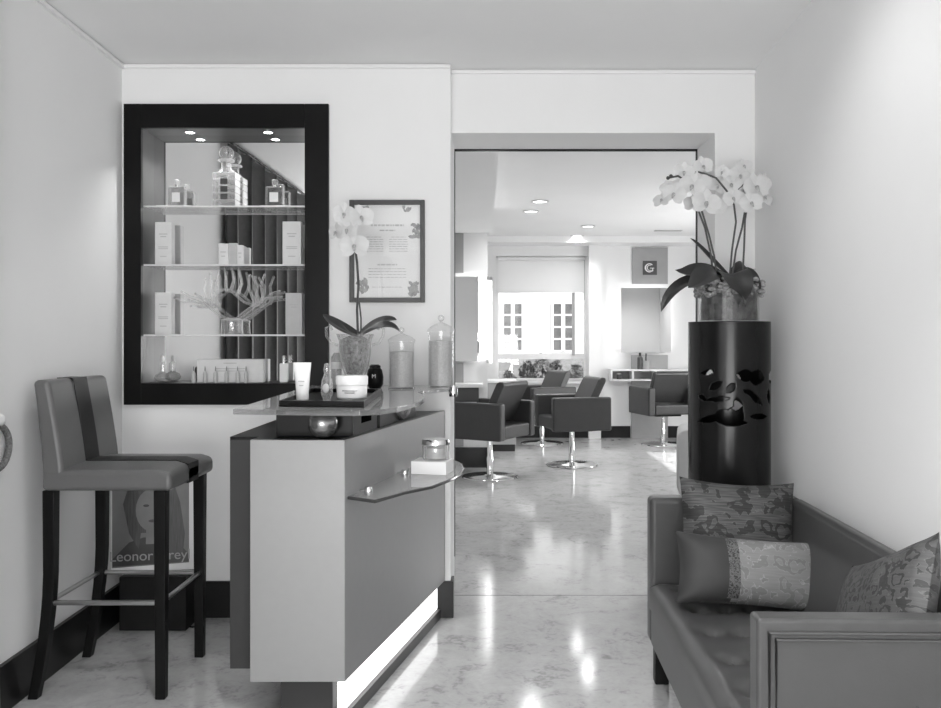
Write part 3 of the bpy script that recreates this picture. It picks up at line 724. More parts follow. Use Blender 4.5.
# ------------------------------------------------------------------ orchids
def flower(name, c, yaw, pitch, s, parent, tilt=0.0):
    M = Matrix.Translation(c) @ Euler((pitch, tilt, yaw), 'XYZ').to_matrix().to_4x4()
    m = MB()
    def petal(ang, L, W, lift, y0):
        def fn(u, v):
            tt = v; w_ = W*math.sin(PI*min(1, tt*.86+.10))**.75 * (1 if tt < .97 else .6)
            x = (u-.5)*2*w_; z = L*tt; y = y0 - lift*math.sin(tt*PI*.7) + .22*abs(x)*(1-tt*.4)
            ca, sa = math.cos(ang), math.sin(ang)
            return (x*ca + z*sa, y, -x*sa + z*ca)
        m.grid(fn, 6, 7, M)
    for a_ in (0, 2.2, -2.2): petal(a_, s*.98, s*.36, s*.06, s*.03)
    for a_ in (1.38, -1.38): petal(a_, s*1.02, s*.60, s*.14, 0)
    o = part(name, m, PETAL, parent)
    lp = MB(); lp.sphere((0, -s*.13, -s*.05), s*.14, 10, 6, (1, 1, 1), M)
    lp.add([(-s*.16, -s*.12, -s*.08), (0, -s*.2, -s*.12), (s*.16, -s*.12, -s*.08), (s*.05, -s*.24, -s*.42), (-s*.05, -s*.24, -s*.42)], [(0, 1, 4), (1, 3, 4), (1, 2, 3)], M)
    part('lip', lp, LIP, o)
    return o
def leafmesh(pts, W, sag=.25, roll=.55):
    pts = [Vector(p) for p in pts]; n = 14
    def bez(t):
        q_ = pts[:]
        while len(q_) > 1: q_ = [q_[i].lerp(q_[i+1], t) for i in range(len(q_)-1)]
        return q_[0]
    m = MB()
    def fn(u, v):
        p = bez(v); d = bez(min(1, v+.02)) - bez(max(0, v-.02)); d.normalize()
        s_ = d.cross(Vector((0,0,1)));
        if s_.length < 1e-3: s_ = Vector((1,0,0))
        s_.normalize(); up = s_.cross(d); up.normalize()
        rl = roll*max(-1, min(1, s_.y*1.5)); s_, up = s_*math.cos(rl)+up*math.sin(rl), up*math.cos(rl)-s_*math.sin(rl)
        w_ = W*(math.sin(PI*min(.999, .12+.88*v))**.6)*(1 if v < .999 else 0)
        x = (u-.5)*2
        return p + s_*x*w_ + up*abs(x)*w_*sag
    m.grid(fn, 6, n); return m

# left orchid in a cut glass urn
ud = 3.45; k = ud/FPX
uz = GZ1
t = thing('urn_orchid', 'white orchid with one tall stem in a cut glass urn on the desk', 'orchid', (XX(355, ud), ud, uz))
def o1(px_, py_, dy=0): w = P(px_, py_, ud+dy); return w - Vector((XX(355, ud), ud, uz))
uh = o1(355, 334).z
part('urn', MB().lathe([(0, 0), (12*k, 0), (12*k, .008), (4*k, .016), (4*k, .030), (9*k, .045), (14*k, uh*.45), (15.5*k, uh*.62), (16.5*k, uh*.88), (19*k, uh), (18*k, uh), (15.6*k, uh*.88), (14.4*k, uh*.62), (12.8*k, uh*.46), (7*k, .055), (0, .05)], 14), CRYST, t)
part('bark', MB().lathe([(0, .058), (6*k, .06), (11*k, uh*.46), (13.6*k, uh*.7), (14*k, uh*.9), (6*k, uh*.97), (0, uh*.96)], 14), mat('urn_bark_glitter', .26, .8, noise=.85, nscale=70, bump=1, bscale=70), t)  # bark with contrasty speckle that imitates the glitter of the cut glass
hd = MB().tube([o1(338, 345), o1(331, 343), o1(326.5, 336), o1(326, 328), o1(330, 325), o1(332, 330)], 1.3*k, 8)
part('handle', hd, CRYST, t)
hd = MB().tube([o1(372, 345), o1(379, 343), o1(383, 336), o1(383.5, 329), o1(380, 326), o1(378, 330)], 1.3*k, 8)
part('handle', hd, CRYST, t)
part('leaf', leafmesh([o1(357, 335), o1(345, 331), o1(330, 322), o1(323, 314)], .034), LEAF, t)
part('leaf', leafmesh([o1(357, 335, -.02), o1(350, 336, -.08), o1(338, 326, -.12), o1(325, 316, -.1)], .03), LEAF, t)
part('leaf', leafmesh([o1(360, 335), o1(372, 326), o1(385, 317), o1(397, 320)], .032), LEAF, t)
part('leaf', leafmesh([o1(362, 336, -.02), o1(378, 326, -.06), o1(390, 320, -.06), o1(400, 332, -.05)], .026), LEAF, t)
part('stem', MB().tube([o1(358, 336), o1(357, 310), o1(358.5, 285), o1(357, 262), o1(354, 240), o1(350, 222), o1(346, 212), o1(338, 210)], [1.2*k]*5+[.9*k]*3, 8), STEM, t)
part('stem', MB().tube([o1(361, 336, -.01), o1(361, 318, -.01), o1(359, 300, -.01)], .8*k, 8), STEM, t)
for (a_, b_, yw, s_) in ((354, 246, .1, 15), (347, 230, -.2, 12), (344, 214, .15, 12), (361, 217, .35, 13), (336, 232, -.7, 10), (352, 219, .1, 11)):
    flower('flower', o1(a_, b_, -.03), yw, R(-6), s_*k, t, random.uniform(-.2, .2))

# ------------------------------------------------------------------ tall pedestal and big orchid
dd = 3.56; k = dd/FPX; dr = 39.5*k; dx = XX(729, dd); dh = ZZ(322, dd)
t = thing('drum_pedestal', 'tall black metal drum pedestal with cut out leaf band', 'pedestal', (dx, dd, 0))
def ell(x, y, cx, cy, a, b, rot):
    c, s_ = math.cos(rot), math.sin(rot); X, Y = x-cx, y-cy
    u_, v_ = X*c+Y*s_, -X*s_+Y*c
    return (abs(u_)/a)**1.7 + (abs(v_)/b)**1.25 < 1
HOLES = [(734, 374, 9, 6, .1), (745, 376, 9, 7.5, .2), (765, 376, 5, 7, .3), (701, 371, 6, 2.6, -.3), (707, 384, 6.5, 3.2, -.75), (720, 386, 6, 3.2, -.9), (737, 390, 6, 2.6, .35),
         (744, 396, 9.5, 3.0, .75), (760.5, 395, 7.5, 2.6, 1.45), (709, 397, 10, 2.4, -.12), (703, 416, 10, 3.6, -.42), (713, 413, 9, 6.5, -.4), (727, 404, 9, 4.5, 1.35), (724, 412, 9, 9, .3), (722, 419, 14, 3.4, 0), (748, 413.5, 9.5, 3, .06), (697, 396, 4, 2.2, .8)]
BACKH = [(711, 381, 4, 2.6, -.7), (712, 398, 3.5, 2, 0), (712, 411, 6, 5, 0), (738, 380, 5, 6, 0), (748, 412, 5, 2, 0)]
def skip(u_, v_):
    z = dh*v_
    py = HY + (EYE-z)/k
    if py < 360 or py > 428: return False
    a_ = 2*PI*u_
    if math.sin(a_) < 0: x = 729 + 39.5*math.cos(a_)
    else: x = 729 - 39.5*math.cos(a_); py = py + 3
    return any(ell(x, py, *h) for h in (HOLES if math.sin(a_) < 0 else BACKH))
dm = MB().grid(lambda u_, v_: (dr*math.cos(2*PI*u_), dr*math.sin(2*PI*u_), dh*v_), 240, 330, skip=skip, wrap=True)
DRUM = mat('drum_metal', 0.010, 0.2, spec=.28, noise=.12)
part('drum', dm, DRUM, t, solid=.004)
part('top_plate', MB().lathe([(0, dh-.012), (dr-.003, dh-.012), (dr-.003, dh-.001), (0, dh-.001)], 48), DRUM, t)
vz = dh
t = thing('glass_planter', 'clear glass cylinder vase of moss on top of the black drum', 'vase', (dx, dd, vz))
vr = 29*k; vh = 38*k
part('cylinder', MB().lathe([(0, .001), (vr, .001), (vr, vh), (vr-.004, vh), (vr-.004, .006), (0, .006)], 36), GLASS, t)
ms = MB().grid(lambda u_, v_: ((vr-.006)*(1+.02*math.sin(u_*40+v_*9))*math.cos(2*PI*u_)*.98, (vr-.006)*.98*math.sin(2*PI*u_), .008+(vh-.012)*v_), 40, 10, wrap=True)
part('bark', ms, mat('bark_mix', .09, .9, noise=.8, nscale=35, bump=.8, bscale=40), t)
mm = MB(); rnd = random.Random(11)
for i in range(150):
    a_ = rnd.uniform(0, 2*PI); r_ = vr*math.sqrt(rnd.uniform(.35, 1))*1.13
    mm.sphere((r_*math.cos(a_), r_*math.sin(a_), vh-.012+rnd.uniform(-.04, .03)), rnd.uniform(.009, .019), 7, 5, (1, 1, .7))
part('moss', mm, mat('pale_moss', .30, .9, noise=.6, nscale=60, bump=1, bscale=60), t)
t = thing('tall_orchid', 'large white orchid with arching flower sprays above the black drum', 'orchid', (dx, dd, vz+vh))
def o2(px_, py_, dy=0): return P(px_, py_, dd+dy) - Vector((dx, dd, vz+vh))
for pts, W in (([o2(728, 284), o2(705, 274), o2(672, 278, -.05), o2(661, 312, -.08)], .036), ([o2(726, 280), o2(706, 262, -.02), o2(692, 282, -.06), o2(675, 270, -.06)], .055),
               ([o2(728, 276), o2(712, 262, .02), o2(700, 246, .02), o2(690, 238, .03)], .022), ([o2(728, 284, -.03), o2(730, 262, -.12), o2(742, 280, -.18), o2(745, 308, -.16)], .062),
               ([o2(724, 284, -.03), o2(712, 260, -.1), o2(704, 284, -.14), o2(688, 288, -.14)], .058),
               ([o2(734, 284), o2(742, 262), o2(754, 274, -.03), o2(760, 292, -.05)], .03), ([o2(732, 282, .03), o2(744, 262, .08), o2(752, 266, .1), o2(745, 275, .12)], .04)):
    part('leaf', leafmesh(pts, W, .3), LEAF, t)
STEMS = [[(714, 284), (711, 255), (705, 228), (699, 212), (694, 196), (688, 182), (678, 176), (668, 178)],
         [(718, 284), (714, 255), (709, 235), (703, 215), (700, 205), (696, 190), (692, 178)],
         [(729, 284), (732, 250), (736, 222), (734, 205), (730, 195), (722, 185), (716, 178), (706, 174), (698, 172)],
         [(731, 284), (736, 250), (742, 228), (746, 205), (748, 192), (744, 184), (738, 190)],
         [(742, 284), (744, 250), (745, 220), (748, 200), (755, 190), (764, 184)]]
for s_ in STEMS: part('stem', MB().tube([o2(a_, b_, (-.01 if i else 0)) for i, (a_, b_) in enumerate(s_)], .0042, 8), STEM, t)
rnd = random.Random(5)
for (a_, b_, dy, s_, yw) in ((706, 203, -.05, 17, .0), (692, 186, -.03, 15, -.2), (674, 194, -.04, 14, -.35), (662, 200, -.02, 11, -.7), (684, 172, .0, 12, -.1), (703, 166, .0, 12, .1), (700, 183, -.02, 14, .2), (716, 206, -.02, 13, .2),
                             (731, 185, .0, 13, -.1), (740, 176, .01, 13, .1), (733, 198, -.02, 12, .0), (756, 187, -.03, 17, .25), (751, 203, -.05, 14, .1), (764, 197, -.02, 13, .5), (744, 166, .02, 10, 0), (722, 172, .03, 9, -.2), (681, 186, .02, 11, -.4), (693, 204, .02, 12, .1), (717, 186, .03, 12, .2), (764, 182, .02, 12, .5), (744, 190, .03, 12, -.1), (667, 187, .0, 9, -.6)):
    flower('flower', o2(a_, b_, dy), yw, R(-8)+rnd.uniform(-.25, .15), s_*.88*k, t, rnd.uniform(-.35, .35))
bd = MB()
for (a_, b_) in ((668, 178), (671, 176), (656, 203)): bd.sphere(o2(a_, b_), .008, 8, 6)
part('bud', bd, STEM, t)

# ------------------------------------------------------------------ bar stool
sA = S(160, 697); sB = S(205, 657)
yn, yfar = sA.y, sB.y
xf_, xr_ = -1.150, XX(38, yn)+.02
cx_, cy_ = (xf_+xr_)/2, (yn+yfar)/2
wy = (yfar-yn)/2 + .02
SZT = .80; SZB = ZZ(491, yn-.03)
st = thing('bar_stool', 'grey leather bar stool with dark centre stripe and black wooden legs', 'bar stool', (cx_, cy_, 0))
lx = (xf_-xr_)/2 + .035
sx0, sx1 = xr_-cx_+.012, xf_-cx_+.045
def seat_fn(y0, y1, m, nm, lab=None, lift=0.0):
    mb = MB()
    def top(x, y): return SZT + lift + .012*(1-((y)/(wy+.02))**2) - .014*max(0, (x-sx1+.05)/.05)**2
    n = 10; ny = 6
    vs = []; fs = []
    for j in range(ny+1):
        for i in range(n+1):
            x = sx0 + (sx1-sx0)*i/n; y = y0+(y1-y0)*j/ny; vs.append((x, y, top(x, y)))
    for j in range(ny+1):
        for i in range(n+1):
            x = sx0 + (sx1-sx0)*i/n; y = y0+(y1-y0)*j/ny; vs.append((x, y, SZB))
    o_ = (n+1)*(ny+1); id_ = lambda i, j, b=0: b*o_+j*(n+1)+i
    for j in range(ny):
        for i in range(n):
            fs.append((id_(i,j), id_(i+1,j), id_(i+1,j+1), id_(i,j+1))); fs.append((id_(i,j,1), id_(i,j+1,1), id_(i+1,j+1,1), id_(i+1,j,1)))
    for i in range(n):
        fs.append((id_(i,0,1), id_(i+1,0,1), id_(i+1,0), id_(i,0))); fs.append((id_(i,ny), id_(i+1,ny), id_(i+1,ny,1), id_(i,ny,1)))
    for j in range(ny):
        fs.append((id_(n,j,1), id_(n,j+1,1), id_(n,j+1), id_(n,j))); fs.append((id_(0,j), id_(0,j+1), id_(0,j+1,1), id_(0,j,1)))
    mb.add(vs, fs)
    return part(nm, mb, m, st, bevel=.018 if y1-y0 > .2 else 0.001, seg=4, label=lab)
seat_fn(-wy-.02, wy+.02, LEATHER, 'seat')
seat_fn(-.056, .05, STRIPE, 'seat_stripe', 'dark leather stripe', .0025)
bt = ZZ(380, yn-.02)
def back_prof(x_off=0, th=.076, y0=-wy-.018, y1=wy+.018, zt=bt, z0=SZB):
    mb = MB(); n = 12
    def xs(z):
        t_ = max(0, (z-SZT)/(zt-SZT)); return sx0 - .002 - .032*t_**1.3
    rows = [z0+(zt-z0)*i/n for i in range(n+1)]
    poly = [(xs(z)+th*(1-.25*max(0, (z-SZT)/(zt-SZT)))+x_off, z) for z in rows] + [(xs(z), z) for z in rows[::-1]]
    M_ = Matrix(((1,0,0,0),(0,0,1,0),(0,1,0,0),(0,0,0,1)))
    mb.prism(poly, y0, y1, M_); return mb
part('backrest', back_prof(), LEATHER, st, bevel=.018, seg=4)
part('back_stripe', back_prof(.0025, .076, -.056, .05, bt+.002, SZT+.004), STRIPE, st, bevel=.001, label='dark leather stripe')
def leg(x, y, rear):
    mb = MB(); n = 10
    rows = []
    for i in range(n+1):
        z = SZB*(1-i/n); s_ = .021 - .004*(i/n); x_ = x + ((.030 - .058*(max(0, .62-z/SZB)/.62)**1.7) if rear else 0)
        rows.append((x_, z, s_))
    vs = []; fs = []
    for (x_, z, s_) in rows: vs += [(x_-s_, y-s_, z), (x_+s_, y-s_, z), (x_+s_, y+s_, z), (x_-s_, y+s_, z)]
    for i in range(n):
        for q_ in range(4): fs.append((4*i+q_, 4*i+(q_+1)%4, 4*i+4+(q_+1)%4, 4*i+4+q_))
    fs += [(0,1,2,3), (4*n+3, 4*n+2, 4*n+1, 4*n)]
    mb.add(vs, fs); return mb
ly = wy-.012
xfl, xrl = xf_-cx_, xr_-cx_
for y in (-ly, ly):
    part('leg', leg(xfl, y, False), WOODB, st, bevel=.003); part('leg', leg(xrl, y, True), WOODB, st, bevel=.003)
rz = ZZ(602, yn)
part('footrest', MB().tube([(xrl+.018, -ly, rz), (xfl, -ly, rz)], .009, 10), STEEL, st)
part('footrest', MB().tube([(xrl+.018, ly, rz), (xfl, ly, rz)], .009, 10), STEEL, st)
part('footrest', MB().tube([(xfl, -ly, rz), (xfl, ly, rz)], .009, 10), STEEL, st)
part('footrest', MB().tube([(xrl+.018, -ly, rz), (xrl+.018, ly, rz)], .009, 10), STEEL, st)

# ------------------------------------------------------------------ poster on a black box behind the stool
pb = S(152, 631)
x0, x1 = XX(119, pb.y), XX(186, pb.y); bhz = ZZ(577, pb.y)
o = part('black_box', MB().box(x0, x1, pb.y, BW-.02, 0, bhz), BLACKM, bevel=.004); tag(o, 'plain black box on the floor behind the bar stool', 'box')
pd = 3.78; pz = bhz + .001
pl, prr = XX(110, 3.72), XX(196, 3.80)
t = thing('portrait_poster', 'advertising poster of a long haired woman standing on the black box', 'poster', ((pl+prr)/2, 3.755, pz), math.atan2(.06, prr-pl))
hw = (prr-pl)/2; hh = .44
board = part('board', MB().box(-hw, hw, 0, .016, 0, hh), WHITE, t, bevel=.002)
def pic(pts, dy, m, nm): part(nm, MB().poly([(a_, -dy, b_) for a_, b_ in pts]), m, t)
x0_, x1_ = -hw+.004, hw-.022
IM0 = mat('poster_ground', .15, .3, noise=.25, nscale=5); IM1 = mat('poster_hair', .06, .3, noise=.4, nscale=40, stretch=(6, 1, .3)); IM2 = mat('poster_skin', .17, .3, noise=.15, nscale=8); IM3 = mat('poster_dress', .04, .3, noise=.2)
pic([(x0_, .02), (x1_, .032), (x1_, hh-.01), (x0_, hh-.01)], .0006, IM0, 'print')
def oval(cx, cz, a_, b_, n=24): return [(cx+a_*math.cos(2*PI*i/n), cz+b_*math.sin(2*PI*i/n)) for i in range(n)]
pic([(x0_+.002, .06), (-.10, .13), (-.04, .15), (.06, .15), (.10, .13), (x1_-.001, .07), (x1_-.001, .036), (x0_+.002, .026)], .0010, IM3, 'shoulders')
pic([(-.125, .30), (-.10, .38), (0, .41), (.09, .38), (.115, .30), (.135, .16), (.125, .06), (.06, .05), (.05, .17), (-.05, .17), (-.06, .10), (-.10, .17)], .0014, IM1, 'hair')
pic(oval(-.002, .27, .07, .095), .0018, IM2, 'face')
pic([(-.03, .12), (.035, .12), (.03, .20), (-.028, .20)], .0016, IM2, 'neck')
for sx_ in (-.028, .026): pic(oval(sx_, .29, .013, .006, 12), .0022, IM3, 'eye')
pic(oval(0, .222, .019, .007, 12), .0022, IM1, 'mouth')
pic([(-.006, .245), (.006, .245), (.002, .285), (-.003, .285)], .0022, mat('poster_nose', .17, .3), 'nose')
tm = xf(text_mesh('Leonor Greyl', .062), Matrix.Translation((-.012, -.0024, .068)) @ FACE)
part('lettering', tm, mat('poster_letters', .36, .4), t)
c0 = S(184, 628)
o = part('power_cable', MB().tube([(c0.x+.012, c0.y+.01, .004), (c0.x+.04, c0.y-.0, .004), (c0.x+.05, c0.y+.05, .004), (c0.x+.03, c0.y+.07, .03), (c0.x+.045, BW-.03, .06)], .0035, 8), BLACKM); tag(o, 'thin black cable lying on the floor beside the black box', 'cable')

# ------------------------------------------------------------------ curtain and its tie-back on the left wall (just out of frame, seen in the niche mirror)
cy0, cy1 = 0.85, 2.77
cu = thing('wall_curtain', 'dark pleated curtain against the left wall seen in the niche mirror', 'curtain', (0,0,0))
def cfn(u_, v_):
    y = cy0+(cy1-cy0)*u_; z = .02+(CZ-.07)*v_
    return (left_x(y)+.045+.032*math.sin(u_*2*PI*6.5+.6*math.sin(v_*3)), y+.02*math.sin(u_*2*PI*13), z)
part('cloth', MB().grid(cfn, 180, 16), CURT, cu, solid=.004)
part('rail', MB().tube([(left_x(cy0)+.045, cy0-.05, CZ-.03), (left_x(cy1)+.045, cy1, CZ-.03)], .010, 10), BLACKM, cu)
part('rail_bracket', MB().box(left_x(cy1), left_x(cy1)+.05, cy1-.02, cy1-.005, CZ-.04, CZ-.02), BLACKM, cu)
part('rail_bracket', MB().box(left_x(cy0), left_x(cy0)+.05, cy0-.04, cy0-.025, CZ-.04, CZ-.02), BLACKM, cu)
tb = thing('curtain_tieback', 'grey rope loop hanging from a white hook on the left wall', 'tieback', (0,0,0))
wx = left_x(2.9); yk = 2.805
part('hook', MB().sphere((left_x(yk)+.02, yk, ZZ(420, yk)), .022, 14, 10).tube([(left_x(yk), yk, ZZ(420, yk)), (left_x(yk)+.02, yk, ZZ(420, yk))], .009, 10), PLAST, tb)
lp = [Vector((left_x(yk+.075*math.sin(a_))+.02, yk-.02+.085*math.sin(a_), ZZ(444, yk)+.075*math.cos(a_)-.01)) for a_ in [2*PI*i/28 for i in range(28)]]
part('rope_loop', MB().tube(lp, .011, 10, closed=True), mat('rope', .18, .8, noise=.5, nscale=120, bump=.8, bscale=150), tb)

# ------------------------------------------------------------------ sofa
SA = S(757, 619, .68); SBk = S(646.5, 493.5, .682)
L_ = (SBk-SA).length; ang = math.atan2(SBk.x-SA.x, SBk.y-SA.y)
so = thing('tufted_sofa', 'grey leather two seat sofa with buttoned seat against the right wall', 'sofa', (SA.x, SA.y, 0), -ang)
# local: x = depth towards wall, y = along the sofa (0 near .. L_ far)
SD = .55; AT = .085; AN = .058; AH = .68; SB0 = .15; SHH = .385
part('arm', MB().box(0, SD, 0, AN, SB0, AH), SOFAL, so, bevel=.009, seg=3)
part('arm', MB().box(.0, SD, L_-AT, L_, SB0, AH), SOFAL, so, bevel=.02, seg=4)
part('base', MB().box(.002, SD-.02, AN-.002, L_-AT+.002, SB0, SHH-.10), SOFAL, so, bevel=.012, seg=3)
BT = .125
bk = MB(); prof = [(SD-BT-.02, SHH-.11), (SD, SHH-.11), (SD, AH-.008), (SD-.008, AH), (SD-.032, AH), (SD-.05, AH-.012), (SD-.075, AH-.10)]
MXZ = Matrix(((1,0,0,0),(0,0,1,0),(0,1,0,0),(0,0,0,1)))
bk.prism(prof, AN+.001, L_-AT-.001, MXZ); part('backrest', bk, SOFAL, so, bevel=.014, seg=3)
# tufted seat
NX, NYY = 4, 6
bx = [(.10+.275*i/(NX-1)) for i in range(NX)]; by = [AN+.10+(L_-AT-AN-.2)*j/(NYY-1) for j in range(NYY)]
BUT = [(x, y) for i, x in enumerate(bx) for j, y in enumerate(by)]
def sfn(u_, v_):
    x = -.004 + (SD-BT-.005)*u_; y = AN+.003+(L_-AT-AN-.006)*v_
    e = min(u_*(SD-BT), (v_)*(L_-2*AT), (1-v_)*(L_-2*AT), .05)/.05
    z = SHH - .03*(1-e)**2
    for (a_, b_) in BUT:
        r2 = (x-a_)**2+(y-b_)**2
        z -= .020*math.exp(-r2/.0009) + .006*math.exp(-r2/.006)
    return (x, y, z)
sm = MB().grid(sfn, 56, 130)
n0 = len(sm.v)
# skirts of the seat pad down to the base
def edge(ptsidx):
    base = len(sm.v)
    for i in ptsidx: v = sm.v[i]; sm.v.append(Vector((v.x, v.y, SHH-.10)))
    for q_ in range(len(ptsidx)-1): sm.f.append([ptsidx[q_], ptsidx[q_+1], base+q_+1, base+q_])
edge([j*57 for j in range(131)]); edge([j*57+56 for j in range(131)]); edge(list(range(57))); edge(list(range(130*57, 131*57)))
part('seat_cushion', sm, SOFAL, so, angle=60)
for (a_, b_) in BUT: part('button', MB().sphere((a_, b_, SHH-.0245), .009, 10, 6, (1, 1, .5)), SOFAL, so)
# piping on the near arm's outer face
pz0, pz1, px0, px1 = SB0+.03, AH-.028, .025, SD-.03
part('piping', MB().tube([(px0, -.001, pz0), (px0, -.001, pz1), (px1, -.001, pz1), (px1, -.001, pz0)], .0055, 8, closed=True), SOFAL, so)
part('piping', MB().tube([(px0+.014, -.001, pz0+.014), (px0+.014, -.001, pz1-.014), (px1-.014, -.001, pz1-.014), (px1-.014, -.001, pz0+.014)], .0045, 8, closed=True), SOFAL, so)
for (a_, b_) in ((.045, .05), (SD-.05, .05), (.045, L_-.05), (SD-.05, L_-.05)):
    part('leg', MB().box(a_-.025, a_+.025, b_-.025, b_+.025, 0, SB0), WOODB, so, bevel=.003)

def cushion_mesh(W, H, T, n=30, pinch=.1, x0=0, x1=1, grow=0.0):
    m = MB()
    def surf(sg):
        def fn(u_, v_):
            u2 = x0+(x1-x0)*u_
            a_, b_ = u2*2-1, v_*2-1
            e = max(0, (1-abs(a_)**3.0))**.5 * max(0, (1-abs(b_)**3.0))**.5
            wx = 1 - pinch*(1-abs(b_)**2)*.6; wy_ = 1 - pinch*(1-abs(a_)**2)
            wr = .012*T*math.sin(a_*9+b_*4)*e
            return (a_*W/2*wx, b_*H/2*wy_, sg*((T/2)*e*(.85+.15*e)+wr+grow))
        return fn
    m.grid(surf(1), n, n); m.grid(surf(-1), n, n); return m
def place(o, c, euler): o.location = c; o.rotation_euler = euler
def sofa_pt(x, y, z):
    return Vector((SA.x + x*math.cos(ang) + y*math.sin(ang), SA.y - x*math.sin(ang) + y*math.cos(ang), z))
# square damask cushion leaning in the far corner
t = thing('damask_cushion', 'square dark scroll patterned cushion propped in the far sofa corner', 'cushion')
part('cover', cushion_mesh(.405, .39, .13), DAM1, t, fixn=True)
place(t, sofa_pt(.29, L_-AT-.10, SHH+.185), Euler((R(72), R(3), R(-2)), 'XYZ'))
# oblong two-tone cushion
t = thing('oblong_cushion', 'oblong cushion, dark satin and pale brocade with braid between, leaning on the patterned one', 'cushion')
part('cover', cushion_mesh(.50, .235, .13, x0=.0, x1=.34), SATIN, t, fixn=True)
part('brocade_panel', cushion_mesh(.50, .235, .13, x0=.34, x1=1.0), DAM2, t, fixn=True, label='pale brocade half')
part('braid', cushion_mesh(.50, .235, .13, x0=.31, x1=.385, grow=.003, n=16), BRAID, t, fixn=True, label='narrow beaded braid')
place(t, sofa_pt(.285, L_-AT-.29, SHH+.108), Euler((R(62), R(4), R(-3)), 'XYZ'))
# paisley cushion by the near arm
t = thing('paisley_cushion', 'dark paisley cushion leaning back behind the near sofa arm', 'cushion')
part('cover', cushion_mesh(.47, .38, .13), DAM3, t, fixn=True)
wv_ = Vector((-.02, .91, -.40)).normalized(); nv_ = Vector((-.86, -.18, .40)); nv_ = (nv_ - wv_*nv_.dot(wv_)).normalized(); hv_ = nv_.cross(wv_)
t.location = sofa_pt(.372, .285, .57); t.rotation_euler = Matrix((wv_, hv_, nv_)).transposed().to_euler()

# pale grey armchair partly hidden behind the drum
gd = 4.75
ax0 = XX(676.5, gd)
t = thing('pale_armchair', 'pale grey armchair end showing behind the black drum pedestal', 'armchair', (ax0, gd, 0), -.225)
zt = ZZ(430, gd); zlow = ZZ(487, gd)
MYZ = Matrix(((0,0,1,0),(1,0,0,0),(0,1,0,0),(0,0,0,1)))
pr = [(0, .12), (.55, .12), (.55, zt-.10), (.50, zt-.03), (.40, zt), (.05, zt), (0, zt-.03)]
sd_ = [(.0, zlow), (.10, .14), (.16, .12), (.16, zt-.02), (.12, zt), (.04, zt), (0, zt-.03)]
part('arm', MB().prism([(a_, b_) for a_, b_ in sd_], 0, .5, MXZ), PALEL, t, bevel=.02, seg=3)
part('seat', MB().box(.16, .66, 0, .5, .12, .42), PALEL, t, bevel=.03, seg=3)
part('backrest', MB().box(.16, .66, .5, .62, .12, zt), PALEL, t, bevel=.03, seg=3)
for a_ in (.14, .6):
    for b_ in (.06, .5): part('leg', MB().box(a_-.02, a_+.02, b_-.02, b_+.02, 0, .12), BLACKM, t)

# ------------------------------------------------------------------ salon styling chairs
def make_chair():
    t = thing('styling_chair', 'x', 'salon chair', (0,0,0), 0, 'salon styling chairs')
    W, D, at = .64, .60, .085
    z0, z1 = .37, .70
    for s_ in (-1, 1):
        part('armrest', MB().box(min(s_*W/2, s_*(W/2-at)), max(s_*W/2, s_*(W/2-at)), -D/2, D/2, z0, z1), CHAIRL, t, bevel=.018, seg=3)
    part('seat', MB().box(-W/2+at+.002, W/2-at-.002, -D/2+.015, D/2-.012, z0+.01, z0+.13), CHAIRL, t, bevel=.02, seg=3)
    b = MB(); pf = [(D/2-.27, z0+.155), (D/2-.19, z0+.145), (D/2-.02, .855), (D/2-.03, .885), (D/2-.07, .89), (D/2-.10, .87)]
    b.prism(pf, -W/2+at+.004, W/2-at-.004, MYZ); part('backrest', b, CHAIRL, t, bevel=.012, seg=3)
    part('column', MB().lathe([(0, .02), (.032, .02), (.032, .18), (.026, .19), (.026, z0), (0, z0)], 20), CHROME, t)
    part('seat_plate', MB().box(-.16, .16, -.16, .16, z0-.018, z0+.01), BLACKM, t)
    part('base_disc', MB().lathe([(0, 0), (.255, 0), (.26, .004), (.255, .012), (.06, .018), (.045, .028), (0, .028)], 40), CHROME, t)
    return t
CH = [((490, 477), -121, 'dark leather styling chair nearest the doorway, its back and broad arm side showing'),
      ((572, 465), -76, 'dark leather styling chair in mid salon, its backrest rising above a broad arm panel'),
      ((542, 443.5), -64, 'dark leather styling chair half hidden between the two nearest chairs'),
      ((663, 444.5), 194, 'dark leather styling chair facing the far mirror with sunlight on it')]
c0 = make_chair()
for i, (p_, rz_, lab) in enumerate(CH):
    c = c0 if i == 0 else copy_tree(c0)
    v = S(*p_); c.location = v; c.rotation_euler = (0, 0, R(rz_)); c['label'] = lab

# ------------------------------------------------------------------ salon partition station (left) and wall station (far right)
struct('wall_partition', MB().box(-2.5, XX(487.5, PY), PY, PY+.16, 0, fz), WALL)
struct('baseboard_partition', MB().box(-2.5, XX(487.5, PY), PY-.016, PY, 0, .20), SKIRT)
t = thing('partition_mirror', 'tall backlit styling mirror on the white partition at the salon left', 'mirror', (0,0,0))
mx0, mx1, mz0, mz1 = XX(440, PY), XX(479.5, PY), ZZ(361, PY), ZZ(277, PY)
part('mirror_plate', MB().box(mx0, mx1, PY-.07, PY-.06, mz0, mz1), MIRROR, t)
part('backing', MB().box(mx0+.04, mx1-.04, PY-.06, PY, mz0+.04, mz1-.04), WHITE, t)
part('light_strip', MB().box(mx0+.02, mx1-.02, PY-.05, PY-.02, mz1-.035, mz1-.02), GLOW, t)
part('light_strip', MB().box(mx1-.035, mx1-.02, PY-.05, PY-.02, mz0+.03, mz1-.04), GLOW, t)
o = part('wall_panel', MB().box(XX(442, PY), XX(463.5, PY), PY-.02, PY, ZZ(273, PY), fz-.005), GREYP); tag(o, 'upright grey wall panel above the partition mirror', 'panel')
